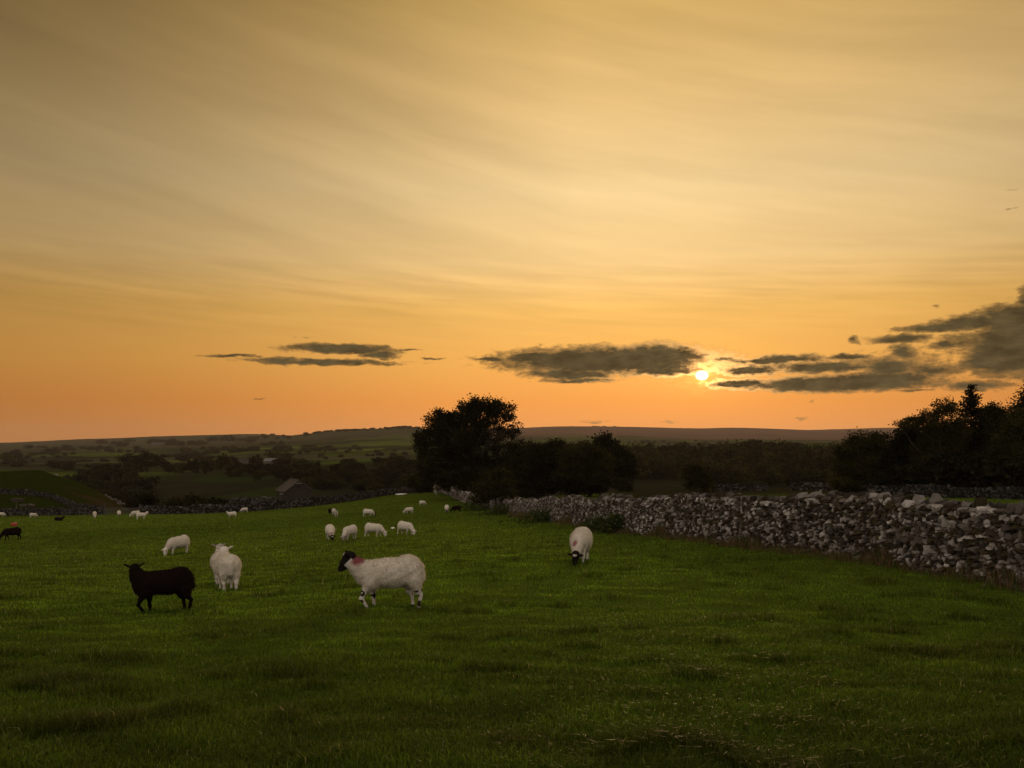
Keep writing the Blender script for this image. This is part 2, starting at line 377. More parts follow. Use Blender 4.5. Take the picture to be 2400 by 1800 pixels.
def wall(name, pts, label, height=1.35, size=.16, bw=.34, tw=.2, cope=.26, seed=1, faces=(1, -1), size_fn=None, hfn=None, light=1.0, group=None, flatness=.72):
    rng = np.random.default_rng(seed); root_xy = pts[0]
    t, xs, ys, Ltot = resample(pts, .25)
    px_, py_ = root_xy; oz = h1(px_, py_, False)
    def at(s):
        x = np.interp(s, t, xs); y = np.interp(s, t, ys)
        x2 = np.interp(s + .3, t, xs); y2 = np.interp(s + .3, t, ys); x1 = np.interp(s - .3, t, xs); y1 = np.interp(s - .3, t, ys)
        d = math.hypot(x2 - x1, y2 - y1) + 1e-9
        return x, y, (x2 - x1) / d, (y2 - y1) / d
    Vs = []; Cs = []; cnt = 0
    hh = lambda s: height * (1 + .06 * math.sin(s * .7 + seed) + .10 * (float(vnoise(s / 1.7, seed, 3)) - .5)) * (hfn(s) if hfn else 1)
    def stone(s, off, z, l, dpt, hgt, R, cb, top=False):
        x, y, tx, ty = at(s); nx, ny = -ty, tx
        V = ST[rng.integers(len(ST))] @ R.T * 1.0
        V = V * np.array([l, dpt, hgt]) * .5 * 1.32
        P = np.empty_like(V)
        P[:, 0] = x + V[:, 0] * tx + (off + V[:, 1]) * nx; P[:, 1] = y + V[:, 0] * ty + (off + V[:, 1]) * ny
        P[:, 2] = h1(x, y, False) + z + V[:, 2]
        Vs.append(P)
        r = rng.random()
        i = rng.choice(6, p=cb)
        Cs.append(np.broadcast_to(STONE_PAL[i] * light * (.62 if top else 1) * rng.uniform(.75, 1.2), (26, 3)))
    cbody = (.14, .15, .17, .21, .20, .13); ccope = (.05, .14, .24, .25, .16, .16)
    for side in faces:
        z = 0.0; row = 0
        sz0 = size
        nrow = 0
        while z < height * 1.12:
            hr = sz0 * rng.uniform(.55, .95); s = rng.uniform(0, .2)
            while s < Ltot - .05:
                k = size_fn(s) if size_fn else 1
                l = sz0 * k * (rng.uniform(.55, 1.2) if rng.random() < .7 else rng.uniform(1.2, 2.1))
                H_ = hh(s) - cope * .6
                if z < H_:
                    f = z / height; off = side * (bw * (1 - f) + tw * f + rng.normal(0, .018))
                    tilt = rng.normal(0, .5)
                    R = rotm(rng.normal(0, .25), tilt, rng.normal(0, .25))
                    stone(s + l / 2, off, z + hr / 2 + rng.normal(0, hr * .22), l, .26 * max(k, .8), max(hr * 1.2 * k, .06) * rng.uniform(.75, 1.6), R, cbody)
                s += l * .92 * (1 if k <= 1.01 else 1)
            z += hr * .92
    # coping: larger stones on edge, leaning on one another
    s = 0
    while s < Ltot:
        k = size_fn(s) if size_fn else 1
        l = rng.uniform(.10, .28) * (size / .11) ** .7
        if rng.random() < .75:  # slab on edge
            R = rotm(rng.normal(0, .15), rng.normal(.15, .45), rng.normal(0, .2)); hg = cope * rng.uniform(.8, 1.35); lf = l
        else:
            R = rotm(rng.normal(0, .3), rng.normal(0, .4), rng.normal(0, .5)); hg = cope * rng.uniform(.6, .95); lf = l * 1.15
        stone(s + l / 2, rng.normal(0, .05), hh(s) - cope * .45 + rng.normal(0, .02), lf, tw * 1.5 * rng.uniform(.7, 1.2), hg, R, ccope, True)
        s += l * .7
    V = np.concatenate(Vs); C = np.concatenate(Cs); n = len(V) // 26
    Q = (SQ[None] + (np.arange(n) * 26)[:, None, None]).reshape(-1, 4)
    V = V - np.array([px_, py_, oz])
    root = empty(name, (px_, py_, oz))
    obj('stones', mesh_np(name + '_stones', V, Q, M_STONE, C, False), root)
    # hearting (rubble core)
    mb = MB(); cs = np.arange(0, Ltot + .3, .5); rows = []
    for s in cs:
        s = min(s, Ltot); x, y, tx, ty = at(s); g = h1(x, y, False); nx, ny = -ty, tx; hz = hh(s) - cope * .75
        for (o_, z_) in ((-bw, -.4), (-tw, hz), (tw, hz), (bw, -.4)):
            rows.append((x + o_ * nx - px_, y + o_ * ny - py_, g + z_ - oz))
    m = len(cs); Qc = [(i * 4 + k, i * 4 + k + 1, (i + 1) * 4 + k + 1, (i + 1) * 4 + k) for i in range(m - 1) for k in range(3)]
    mb.add(np.array(rows), np.array(Qc + [(0, 1, 2, 3), tuple((m - 1) * 4 + k for k in (3, 2, 1, 0))]), (.07, .06, .05))
    obj('rubble_core', mb.mesh(name + '_core', M_STONE), root)
    tag(root, label, 'stone wall', group)
    return root
wall('dry_stone_wall', MAIN, 'long pale limestone wall running from the right edge down to the hawthorn', 1.36, .104, seed=3, cope=.26, size_fn=lambda s: 1.12 if s < 14 else 1.05, light=.90)
wall('dry_stone_wall', [(-3.9, 109), (-7.6, 130), (-10.2, 148), (-13.4, 163), (-15.2, 168)], 'short stretch of stone wall on the crest below the big round tree', 1.5, .24, seed=4, faces=(1,))
gx0, gx1 = 247, 327
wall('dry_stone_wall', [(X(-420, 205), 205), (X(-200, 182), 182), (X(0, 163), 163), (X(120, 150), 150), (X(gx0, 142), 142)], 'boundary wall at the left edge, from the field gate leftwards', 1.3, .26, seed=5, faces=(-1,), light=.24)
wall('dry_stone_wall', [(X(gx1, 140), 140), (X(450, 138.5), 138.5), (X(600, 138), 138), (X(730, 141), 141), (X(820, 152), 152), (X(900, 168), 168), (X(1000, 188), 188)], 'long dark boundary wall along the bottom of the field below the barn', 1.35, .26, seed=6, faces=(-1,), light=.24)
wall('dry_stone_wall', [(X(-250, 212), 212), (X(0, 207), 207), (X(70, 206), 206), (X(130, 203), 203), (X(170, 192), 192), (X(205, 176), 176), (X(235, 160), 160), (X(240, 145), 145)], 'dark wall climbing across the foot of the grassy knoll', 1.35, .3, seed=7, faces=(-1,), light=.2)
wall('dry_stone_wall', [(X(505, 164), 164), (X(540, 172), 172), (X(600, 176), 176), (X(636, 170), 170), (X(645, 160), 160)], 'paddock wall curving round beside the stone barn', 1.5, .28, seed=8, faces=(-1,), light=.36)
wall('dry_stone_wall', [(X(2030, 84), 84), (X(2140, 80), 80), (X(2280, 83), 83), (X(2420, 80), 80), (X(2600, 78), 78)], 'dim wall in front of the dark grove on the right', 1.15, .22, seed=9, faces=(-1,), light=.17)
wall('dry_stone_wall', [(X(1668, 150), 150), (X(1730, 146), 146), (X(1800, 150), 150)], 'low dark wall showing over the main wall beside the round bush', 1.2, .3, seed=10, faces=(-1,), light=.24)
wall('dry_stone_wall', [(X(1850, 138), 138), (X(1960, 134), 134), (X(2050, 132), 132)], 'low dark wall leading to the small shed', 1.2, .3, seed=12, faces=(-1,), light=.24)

# tall brown grass and weeds at the foot of the main wall
def wall_weeds():
    t, xs, ys, L = resample(MAIN, .25); n = 42000
    s = RNG.uniform(0, L, n) ** 1.0
    clump = fbm(s / 1.4, s * 0, 31, 3); keep = (clump > .40) & (RNG.random(n) < np.clip(1.5 - s / 80, .25, 1)); s = s[keep]; clump = clump[keep]; n = len(s)
    x = np.interp(s, t, xs); y = np.interp(s, t, ys); x2 = np.interp(s + .3, t, xs); y2 = np.interp(s + .3, t, ys)
    dx, dy = x2 - x, y2 - y; d = np.hypot(dx, dy) + 1e-6; nx, ny = -dy / d, dx / d
    # field side is towards -x
    sg = np.where(nx < 0, 1, -1)
    off = .38 + np.abs(RNG.normal(0, .22, n))
    x = x + nx * sg * off; y = y + ny * sg * off
    h = RNG.uniform(.12, .42, n) * (.35 + 1.2 * (clump - .4) / .3) * np.clip(1.25 - off, .35, 1)
    base = np.where(RNG.random((n, 1)) < .6, np.array([(.16, .095, .045)]), np.array([(.07, .095, .02)]))
    C = base * RNG.uniform(.55, 1.3, (n, 1))
    o = blades('tall_dry_grass', x, y, np.clip(h, .06, .6), RNG.uniform(.006, .014, n) * np.clip(y / 18, .8, 3), C, .45, M_DRY)
    tag(o, 'brown dry grass and weeds along the foot of the main stone wall', 'grass', kind='stuff')
wall_weeds()

# ------------------------------------------------------------------ field gate, posts
def gate():
    y = 141.0; xa = X(gx0, 142) + .35; xb = X(gx1, 140) - .35; z = h1((xa + xb) / 2, y, False)
    r = empty('field_gate', (xa, y, h1(xa, y, False)))
    L = xb - xa
    mb = MB(); c = (.09, .08, .065)
    for k in range(5): mb.box((.15, -.03, .18 + .22 * k), (L - .15, .03, .27 + .22 * k), c)
    mb.box((.12, -.05, .12), (.22, .05, 1.2), c); mb.box((L - .22, -.05, .12), (L - .12, .05, 1.2), c)
    g = mb.mesh('bars', M_WOOD); obj('gate_bars', g, r)
    for q in (0, L):
        mb = MB(); mb.tube([(q, 0, -.3), (q, 0, 1.0), (q, 0, 1.75), (q, 0, 1.8)], [.14, .135, .13, .06], 8, (.05, .045, .04)); obj('gate_post', mb.mesh('gate_post', M_WOOD), r)
    tag(r, 'dark five bar field gate between two posts in the bottom wall', 'gate')
gate()
def post(px, Y, h, label):
    x = X(px, Y); mb = MB()
    mb.tube([(0, 0, -.2), (0, 0, h * .5), (.03, 0, h - .05), (.03, 0, h)], [.08, .075, .07, .04], 8, (.06, .055, .045))
    mb.box((-.05, -.09, h * .7), (.1, .09, h * .76), (.08, .07, .06))
    tag(obj('wooden_post', mb.mesh('wooden_post', M_WOOD), None, (x, Y, h1(x, Y, False))), label, 'post')
post(38, 172, 2.3, 'lone thin post standing behind the wall at the left edge')

# ------------------------------------------------------------------ trees
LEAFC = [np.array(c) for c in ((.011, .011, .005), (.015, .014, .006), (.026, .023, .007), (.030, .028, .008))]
def leaf_quads(P, size, rng, ncol, flat=0, elong=.6):
    n = len(P); u = rng.normal(size=(n, 3)); u[:, 2] *= (1 - flat * .6); u /= np.linalg.norm(u, axis=1)[:, None]
    w = rng.normal(size=(n, 3)); v = np.cross(u, w); v /= np.linalg.norm(v, axis=1)[:, None]
    s = size * rng.uniform(.6, 1.3, (n, 1))
    V = np.stack([P - u * s, P - v * s * elong + u * s * .1, P + u * s, P + v * s * elong + u * s * .1], 1).reshape(-1, 3)
    Q = np.arange(n * 4).reshape(-1, 4)
    return V, Q, np.repeat(ncol, 4, 0)
def crown_points(lobes, ncl, nl, cr, rng, shell=.5):
    vol = np.array([l[3] * l[4] * l[5] for l in lobes]) ** .75; p = vol / vol.sum()
    which = rng.choice(len(lobes), ncl, p=p); cen = []
    for k in which:
        cx, cy, cz, rx, ry, rz = lobes[k]
        d = rng.normal(size=3); d /= np.linalg.norm(d); r = (shell + (1 - shell) * rng.random()) ** .8
        cen.append((cx + d[0] * rx * r, cy + d[1] * ry * r, cz + d[2] * rz * r))
    cen = np.array(cen)
    rad = cr * rng.uniform(.5, 1.25, ncl)
    pts = cen[:, None, :] + rng.normal(size=(ncl, nl, 3)) * (rad[:, None, None] * np.array([.62, .62, .42]))
    return cen, pts.reshape(-1, 3), np.repeat(np.arange(ncl), nl)
def tree_parts(lobes, height, ncl, nl, leaf, cr, seed, trunk_r=.3, hue=1, shell=.5, nlimb=26, fork=.3, base=(0, 0)):
    rng = np.random.default_rng(seed)
    cen, P, ci = crown_points(lobes, ncl, nl, cr, rng, shell)
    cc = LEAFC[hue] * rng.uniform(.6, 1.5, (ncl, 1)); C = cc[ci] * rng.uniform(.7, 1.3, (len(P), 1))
    P[:, 2] = np.maximum(P[:, 2], height * .03)
    V, Q, C = leaf_quads(P, leaf, rng, C)
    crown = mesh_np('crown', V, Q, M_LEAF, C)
    mb = MB(); bark = (.055, .045, .035); f = height * fork
    bx, by = base
    top = np.array([bx + rng.normal(0, .03) * height, by, f])
    mb.tube([(bx, by, -.4), (bx, by, .15 * height * .3), ((bx + top[0]) / 2 + .02 * height, by, f * .6), tuple(top)], [trunk_r * 1.5, trunk_r, trunk_r * .85, trunk_r * .7], 8, bark)
    idx = rng.choice(ncl, min(nlimb, ncl), replace=False)
    for i in idx:
        e = cen[i]; m = top * .5 + e * .5; m = m + rng.normal(0, .035, 3) * height; m[2] = min(m[2] + .03 * height, height * .95)
        st = top * .85 + np.array([bx, by, f * .6]) * .15
        mb.tube([st, st * .6 + m * .4, m, m * .4 + e * .6, e], [trunk_r * .5, trunk_r * .36, trunk_r * .24, trunk_r * .13, trunk_r * .04], 5, bark)
    return crown, mb.mesh('trunk', M_BARK)
def photo_tree(name, cat, label, D, base, lobes, ncl, nl, leaf, cr, seed, depth=.85, **kw):
    """lobes given as photo ellipses (px, py, rx, ry) and built at distance D with real depth"""
    bx, bpy_ = base; x0 = X(bx, D); rng = random.Random(seed)
    z0 = h1(x0, D, False); k = D / F
    zref = CAMH + (HY - bpy_) * k
    L = []
    mx = max(l[2] for l in lobes)
    for (cx, cy, rx, ry) in lobes:
        yo = rng.uniform(-.5, .5) * (mx - rx * .4) * k
        L.append(((cx - bx) * k * (1 + yo / D), yo, (CAMH + (HY - cy) * k) - z0, rx * k, max(rx, ry) * k * depth, ry * k))
    hgt = max(l[2] + l[5] for l in L)
    cr_, tr_ = tree_parts(L, hgt, ncl, nl, leaf, cr, seed, **kw)
    r = empty(name, (x0, D, z0)); obj('crown', cr_, r); obj('trunk', tr_, r)
    tag(r, label, cat); return r
photo_tree('broadleaf_tree', 'tree', 'big round tree in the centre, tallest against the sky behind the wall', 132, (1108, 1162),
  [(1130,968,46,38),(1172,975,34,32),(1100,985,48,38),(1048,998,36,30),(1008,1015,24,32),(990,1050,22,34),(1060,1050,62,50),(1140,1045,72,55),(1203,1025,28,32),(1200,1085,36,48),(1130,1110,80,46),(1040,1112,48,42),(1222,1065,18,26),(1190,965,20,22),(985,1025,20,26),(1000,1085,26,36),(1030,975,20,16),(1075,1020,60,55),(1092,960,30,22),(1130,950,38,22),(1052,985,38,24),(1160,952,30,20),(1020,1000,30,30)],
  1000, 56, .17, .82, 21, trunk_r=.45, hue=1, nlimb=70, fork=.28, shell=.35)
photo_tree('hawthorn_tree', 'tree', 'small hawthorn in front of the wall, below the big round tree', 84, (1160, 1199),
  [(1160,1135,44,32),(1138,1150,30,26),(1190,1148,24,28),(1168,1112,28,14),(1130,1170,22,14)], 170, 50, .11, .42, 22, trunk_r=.14, hue=2, nlimb=26, fork=.35, shell=.2)
photo_tree('broadleaf_tree', 'tree', 'dark bushy tree just right of the big round tree', 142, (1292, 1163),
  [(1290,1080,54,48),(1252,1072,32,42),(1305,1050,34,20),(1250,1115,36,40),(1325,1100,42,50)], 560, 48, .17, .85, 23, trunk_r=.3, hue=1, shell=.3)
photo_tree('broadleaf_tree', 'tree', 'dark spreading tree above the wall, in front of the tall domed tree', 136, (1382, 1165),
  [(1368,1062,42,28),(1405,1100,34,50),(1340,1090,40,50),(1375,1115,60,42)], 560, 48, .17, .85, 24, trunk_r=.3, hue=2, shell=.3)
photo_tree('broadleaf_tree', 'tree', 'tall tree with a domed top rising right of the dark bushy trees', 190, (1430, 1150),
  [(1415,1040,27,22),(1442,1068,34,30),(1468,1092,24,36),(1430,1090,44,44)], 320, 40, .3, 1.1, 25, trunk_r=.35, hue=0, shell=.3)
photo_tree('round_bush', 'bush', 'single round bush above the middle of the main wall', 150, (1630, 1156),
  [(1630,1120,34,33),(1626,1098,22,12),(1650,1128,20,24)], 150, 42, .18, .8, 26, trunk_r=.15, hue=2, shell=.2)
# grove on the right
photo_tree('broadleaf_tree', 'tree', 'rounded tree at the left end of the right hand grove', 101, (2020, 1152),
  [(2020,1055,50,42),(1990,1080,32,44),(2060,1050,40,42),(1972,1105,26,24),(2030,1105,60,42)], 700, 48, .14, .62, 27, trunk_r=.22, hue=2, shell=.25)
photo_tree('broadleaf_tree', 'tree', 'dark narrow tree standing just left of the spindly one', 99, (2122, 1152),
  [(2120,1030,28,38),(2128,1090,40,50),(2090,1095,30,40)], 420, 40, .18, .7, 28, trunk_r=.22, hue=0, shell=.25)
photo_tree('broadleaf_tree', 'tree', 'spindly tree with feathery branches reaching left, beside the pointed fir', 95, (2200, 1152),
  [(2212,955,24,22),(2182,975,30,22),(2150,985,34,14),(2118,995,26,9),(2195,1015,50,34),(2200,1050,50,48),(2172,1075,46,50),(2236,962,18,26),(2236,1010,30,40)], 700, 44, .11, .5, 29, trunk_r=.25, hue=2, shell=.2, nlimb=45)
photo_tree('broadleaf_tree', 'tree', 'dark tree just right of the pointed fir', 106, (2318, 1152),
  [(2322,984,36,38),(2300,1055,46,50),(2345,1030,36,58),(2338,972,20,18)], 560, 48, .15, .7, 30, trunk_r=.25, hue=1, shell=.25)
photo_tree('broadleaf_tree', 'tree', 'tallest dark tree, cut by the right edge of the picture', 112, (2420, 1152),
  [(2420,930,46,46),(2386,960,36,30),(2362,990,26,28),(2420,1010,80,60),(2470,950,60,70)], 700, 48, .16, .8, 31, trunk_r=.32, hue=0, shell=.3)
photo_tree('broadleaf_tree', 'tree', 'greener bushy tree in front at the right edge', 90, (2384, 1154),
  [(2385,1000,42,38),(2370,1062,50,56),(2440,1030,50,66),(2340,1100,36,36)], 620, 48, .14, .62, 32, trunk_r=.22, hue=3, shell=.25)
def fir():
    D = 97.0; k = D / F; px0 = 2276; x0 = X(px0, D); z0 = h1(x0, D, False); rng = np.random.default_rng(40)
    ht = CAMH + (HY - 901) * k - z0; P = []; C = []; mb = MB()
    mb.tube([(0, 0, -.3), (0, 0, ht * .4), (.03, 0, ht * .8), (.05, 0, ht)], [.22, .16, .06, .01], 7, (.05, .04, .03))
    z = .8
    while z < ht - .1:
        f = 1 - z / ht; R = (.24 + 4.3 * f ** .9); nb = 7 if f > .1 else 5
        for b in range(nb):
            a = rng.uniform(0, 2 * math.pi); L = R * rng.uniform(.65, 1.12); dz = rng.uniform(-.12, .22) if f > .3 else rng.uniform(.15, .5)
            m = max(4, int(L / .11))
            t = np.linspace(.12, 1, m)
            pts = np.stack([np.cos(a) * L * t, np.sin(a) * L * t, z + dz * L * t - .28 * L * f * t ** 2 + .12 * L * t ** 4], -1)
            mb.tube(pts[[0, m // 2, m - 1]], [.03, .018, .005], 4, (.05, .04, .03))
            for q in range(3):
                pp = pts + rng.normal(0, .07 + .05 * L * .3, pts.shape) * np.array([1, 1, .45]); P.append(pp); C.append(np.tile(LEAFC[0] * rng.uniform(.6, 1.3), (m, 1)))
        z += .16 + .12 * f
    P = np.concatenate(P); C = np.concatenate(C)
    V, Q, C = leaf_quads(P, .14, rng, C, 0, .45)
    r = empty('fir_tree', (x0, D, z0)); obj('crown', mesh_np('fir_crown', V, Q, M_LEAF, C), r); obj('trunk', mb.mesh('fir_trunk', M_BARK), r)
    tag(r, 'pointed dark fir with its tip above the right hand grove', 'tree')
fir()
# generic trees, seen at a distance
def generic(seed, n=70, nl=22, leaf=.42, cr=1.0, tall=1.0, hue=1):
    rng = random.Random(seed); L = [(0, 0, 5.2, 3.0, 3.0, 3.0 * tall)]
    for i in range(6):
        a = rng.uniform(0, 6.28); L.append((math.cos(a) * 2.2, math.sin(a) * 2.2, rng.uniform(2.6, 6.6), rng.uniform(1.5, 2.4), rng.uniform(1.5, 2.4), rng.uniform(1.4, 2.4)))
    return tree_parts(L, 8.5, n, nl, leaf, cr, seed, trunk_r=.32, hue=hue, shell=.3, nlimb=8, fork=.22)
GEN = [generic(100 + i, hue=i % 3) for i in range(6)]
LOW = []
for i in range(5):
    c, t = generic(200 + i, 64, 12, .7, 1.5, hue=i % 3); LOW.append(c)
used = {}
def put_tree(px, py, hpx, label, group=None, D=None, w=1.0, simple=False, cat='tree', name='distant_tree', wpx=None):
    if D is None: x, D = ground_at(px, py)
    else: x = X(px, D)
    hpx *= 1.15; hm = hpx / F * D; s = hm / 8.3
    wx = s * w if wpx is None else (wpx * 1.2 / F * D) / 7.6
    z = h1(x, D) - .14 * hm
    if simple:
        o = obj(name, random.choice(LOW))
    else:
        c, t = random.choice(GEN); o = empty(name, (0, 0, 0)); obj('crown', c, o); obj('trunk', t, o)
    o.location = (x, D, z); o.rotation_euler = (0, 0, random.uniform(0, 6.28)); o.scale = (wx, wx, s)
    tag(o, label, cat, group); return o
# understorey of the grove
for i, (px, py, D, hh_, ww) in enumerate([(1985,1152,94,52,60),(2065,1150,92,60,80),(2110,1150,104,70,70),(2150,1152,90,75,70),(2235,1150,92,110,90),(2290,1152,90,90,100),(2345,1152,94,120,90),(2400,1152,86,100,90),(2450,1152,90,120,100),(2520,1150,95,150,140)]):
    put_tree(px, py, hh_, 'dark undergrowth shrub beneath the trees of the right hand grove', 'undergrowth shrubs below the grove', D=D, wpx=ww, cat='shrub', name='undergrowth_shrub')
for (px, D, hh_, ww) in [(1245,138,46,50),(1285,136,50,60),(1330,134,56,60),(1370,133,50,60),(1405,134,44,50),(1455,180,36,46)]:
    put_tree(px, 1150, hh_, 'low dark shrub at the foot of the trees right of the big round tree', 'shrubs below the central trees', D=D, wpx=ww, cat='shrub', name='undergrowth_shrub')
# trees seen beyond the grove to the right of frame
for (px, D, hh_, ww) in [(2560, 105, 230, 200), (2680, 110, 220, 200), (2820, 100, 240, 220)]:
    put_tree(px, 1150, hh_, 'dark tree beyond the right edge of the grove', 'trees right of the grove', D=D, wpx=ww)
# trees across the valley (left), one by one
A = [
 (203,1122,54,66,500,'largest round dark tree above the right shoulder of the knoll'),
 (240,1125,34,36,470,'smaller dark tree right of the largest one above the knoll'),
 (312,1106,46,50,None,'broad dark tree, left one of the big pair on the field edge'),
 (342,1108,52,60,None,'broad dark tree, right one of the big pair on the field edge'),
 (385,1108,32,34,None,'round tree just right of the big pair'),
 (407,1109,24,26,None,'small round tree between the round tree and the middle row'),
 (430,1109,30,30,None,'left tree of the middle row on the skyline of the bank'),
 (455,1109,36,30,None,'right tree of the middle row on the skyline of the bank'),
 (488,1110,38,26,None,'tree left of the tall round one near the farmhouse'),
 (518,1112,54,36,None,'tall round topped tree left of the farmhouse'),
 (542,1104,32,26,None,'small tree touching the left end of the farmhouse'),
 (600,1108,44,26,None,'tree between the farmhouse and the metal roofed barn'),
 (640,1076,22,34,None,'dark tree behind the metal roofed barn'),
 (668,1080,24,30,None,'dark tree right behind the metal roofed barn'),
 (664,1108,32,26,None,'tree below the metal roofed barn on its right'),
 (688,1112,26,26,None,'low tree right of the metal roofed barn'),
 (715,1110,42,28,None,'tallest tree right of the metal roofed barn'),
 (741,1112,34,24,None,'round tree standing alone on the edge of the green crest'),
 (798,1116,36,22,None,'single upright tree on the slope below the green crest'),
 (660,1130,34,30,None,'shaded tree on the bank above the stone barn'),
 (610,1128,30,30,None,'shaded tree on the bank below the farmhouse'),
 (555,1118,26,30,None,'shaded tree on the bank in front of the farmhouse'),
]
for (px, py, hh_, ww, D, lab) in A: put_tree(px, py, hh_, lab, None, D=D, wpx=ww)
for (px, py, D, hh_, ww) in [(q[0], q[1], q[2], q[3] * 1.75, q[4] * 1.25) for q in [(322,1190,150,22,26),(345,1190,152,30,34),(335,1190,158,24,30),(378,1188,150,18,26),(398,1188,150,22,30),(420,1190,152,26,30),(440,1190,150,30,30),(458,1188,154,22,26),(474,1188,150,24,26),(494,1186,152,20,28),(512,1186,150,18,26)]]:
    put_tree(px, py, hh_, 'low dark bush growing just behind the bottom wall left of the barn', 'bushes behind the bottom wall', D=D, wpx=ww, cat='bush', name='bush')
for (px, D, hh_, ww) in [(745,168,18,26),(765,172,16,26),(800,180,12,24),(880,182,12,22),(1000,178,22,30)]:
    put_tree(px, 1180, hh_, 'low dark scrub bush behind the wall right of the barn', 'scrub right of the barn', D=D, wpx=ww, cat='bush', name='bush')
# beside the crest at the left foot of the big tree
for (px, D, hh_, ww, lab) in [(985,186,60,60,'dark tree under the left edge of the big round tree'),(1010,180,45,50,'dark bush at the top of the field by the crest wall'),(1060,150,50,60,'dark bush behind the crest wall under the big tree'),(1215,150,60,60,'dark bush between the hawthorn and the dark bushy tree'),(1240,128,30,50,'low dark bush behind the wall right of the hawthorn')]:
    put_tree(px, 1150, hh_, lab, None, D=D, wpx=ww)
FAR = []
def region(poly_rows, n, hpx, label, group, seed, w=(1.0, 1.5), simple=True, cat='tree', Dr=None, stuff=False):
    """scatter trees over a patch of hillside; rows: (px0, px1, py0, py1)"""
    rr = random.Random(seed); tot = sum((b - a) * (d - c + 4) for a, b, c, d in poly_rows)
    for (a, b, c, d) in poly_rows:
        for _ in range(max(1, int(n * (b - a) * (d - c + 4) / tot))):
            px = rr.uniform(a, b); py = rr.uniform(c, d); h_ = hpx * rr.uniform(.65, 1.25)
            x, D = ground_at(px, py)
            if Dr: D = rr.uniform(*Dr)
            if stuff:
                if D < 6500: FAR.append((px, D, h_, h_ * rr.uniform(*w)))
                continue
            if D > 6500: continue
            put_tree(px, py, h_, label, group, D=D, wpx=h_ * rr.uniform(*w), simple=simple, cat=cat)
region([(185,335,1150,1180)], 40, 40, 'dark tree of the small wood filling the dip beside the knoll', 'trees in the dip beside the knoll', 1, simple=False, Dr=(350, 470))
region([(760,990,1128,1158),(815,1000,1100,1130),(880,1000,1090,1108)], 46, 30, 'dark tree of the wood on the slope below the green crest', 'trees on the slope left of the big tree', 2, simple=False)
region([(0,60,1075,1098),(0,40,1062,1075)], 12, 14, 'distant tree of the dark wood at the far left edge', 'wood at the far left edge', 3, stuff=True)
region([(118,170,1092,1104)], 8, 16, 'distant tree of the clump just behind the knoll top', 'clump behind the knoll', 4, stuff=True)
region([(128,265,1052,1056),(245,352,1056,1062)], 26, 10, 'distant tree in the upper hedgerow wood on the far slope', 'upper hedgerow wood', 5, stuff=True)
region([(388,486,1040,1046),(425,600,1054,1064)], 40, 11, 'distant tree of the far wood above the farmhouse', 'far wood above the farmhouse', 6, stuff=True)
region([(600,720,1022,1030),(600,680,1040,1048),(640,860,1046,1060),(700,830,1058,1066)], 44, 9, 'distant tree of the scattered woods left of the wooded ridge', 'scattered woods on the far slope', 7, stuff=True)
region([(745,830,1070,1076),(880,1000,1060,1072),(840,880,1066,1072)], 16, 9, 'distant tree along the back of the green crest', 'trees behind the green crest', 8, stuff=True)
region([(70,185,1066,1076),(0,110,1074,1082),(150,230,1082,1086),(240,290,1074,1084),(270,330,1094,1098)], 34, 8, 'small hedgerow tree between the far fields on the left', 'hedgerow trees on the left slope', 9, stuff=True)
for (px, py, h_) in [(67,1054,11),(104,1053,9),(120,1067,7),(40,1060,8),(90,1050,6)]:
    put_tree(px, py, h_, 'lone round tree standing in a far field at the left', 'lone trees in the far left fields', wpx=h_ * 1.4)
region([(60,120,1064,1068),(190,300,1040,1046),(300,420,1034,1040),(470,600,1032,1040),(350,480,1066,1074),(420,560,1076,1084),(560,720,1082,1090),(590,740,1050,1062)], 60, 12, 'distant tree of the wooded belts between the left hillside fields', 'wooded belts on the left hillside', 15, w=(1.4, 2.2), stuff=True)
region([(205,330,1122,1136),(520,560,1112,1120),(600,720,1112,1122),(700,800,1116,1150)], 44, 30, 'dark tree along the top of the shaded bank across the valley', 'trees along the top of the bank', 16, w=(1.1, 1.6), simple=False)
def ridge():
    rr = random.Random(12)
    for i in range(90):
        FAR.append((rr.uniform(735, 985), rr.uniform(3020, 3200), rr.uniform(3, 5), rr.uniform(5, 9)))
    for i in range(9):
        FAR.append((rr.uniform(1385, 1440), 5900, rr.uniform(1.6, 2.4), 5))
ridge()
region([(1440,1700,1034,1044),(1700,1960,1040,1046)], 30, 6, 'small distant tree in the pale fields below the moor', 'trees in the fields below the moor', 13, stuff=True)
for (px, py, h_, w_, lab) in [(1490,1062,20,34,'dark rounded tree on the near edge of the far plateau, left end'),(1525,1062,15,24,'small rounded tree second from the left on the plateau edge'),(1562,1062,18,26,'left half of the twin rounded trees on the plateau edge'),(1584,1062,22,30,'right half of the twin rounded trees on the plateau edge'),(1620,1062,18,16,'narrow upright tree on the plateau edge'),(1655,1062,16,28,'low rounded tree right of the narrow upright one'),(1722,1058,18,36,'left dark tree of the plateau edge before the widest one'),(1762,1062,34,42,'widest dark tree on the plateau edge, left part'),(1795,1064,32,44,'widest dark tree on the plateau edge, right part'),(1860,1052,18,34,'rounded tree beside the thin green strip'),(1828,1050,12,16,'small bush left of the rounded tree by the green strip')]:
    put_tree(px, py, h_, lab, None, wpx=w_)
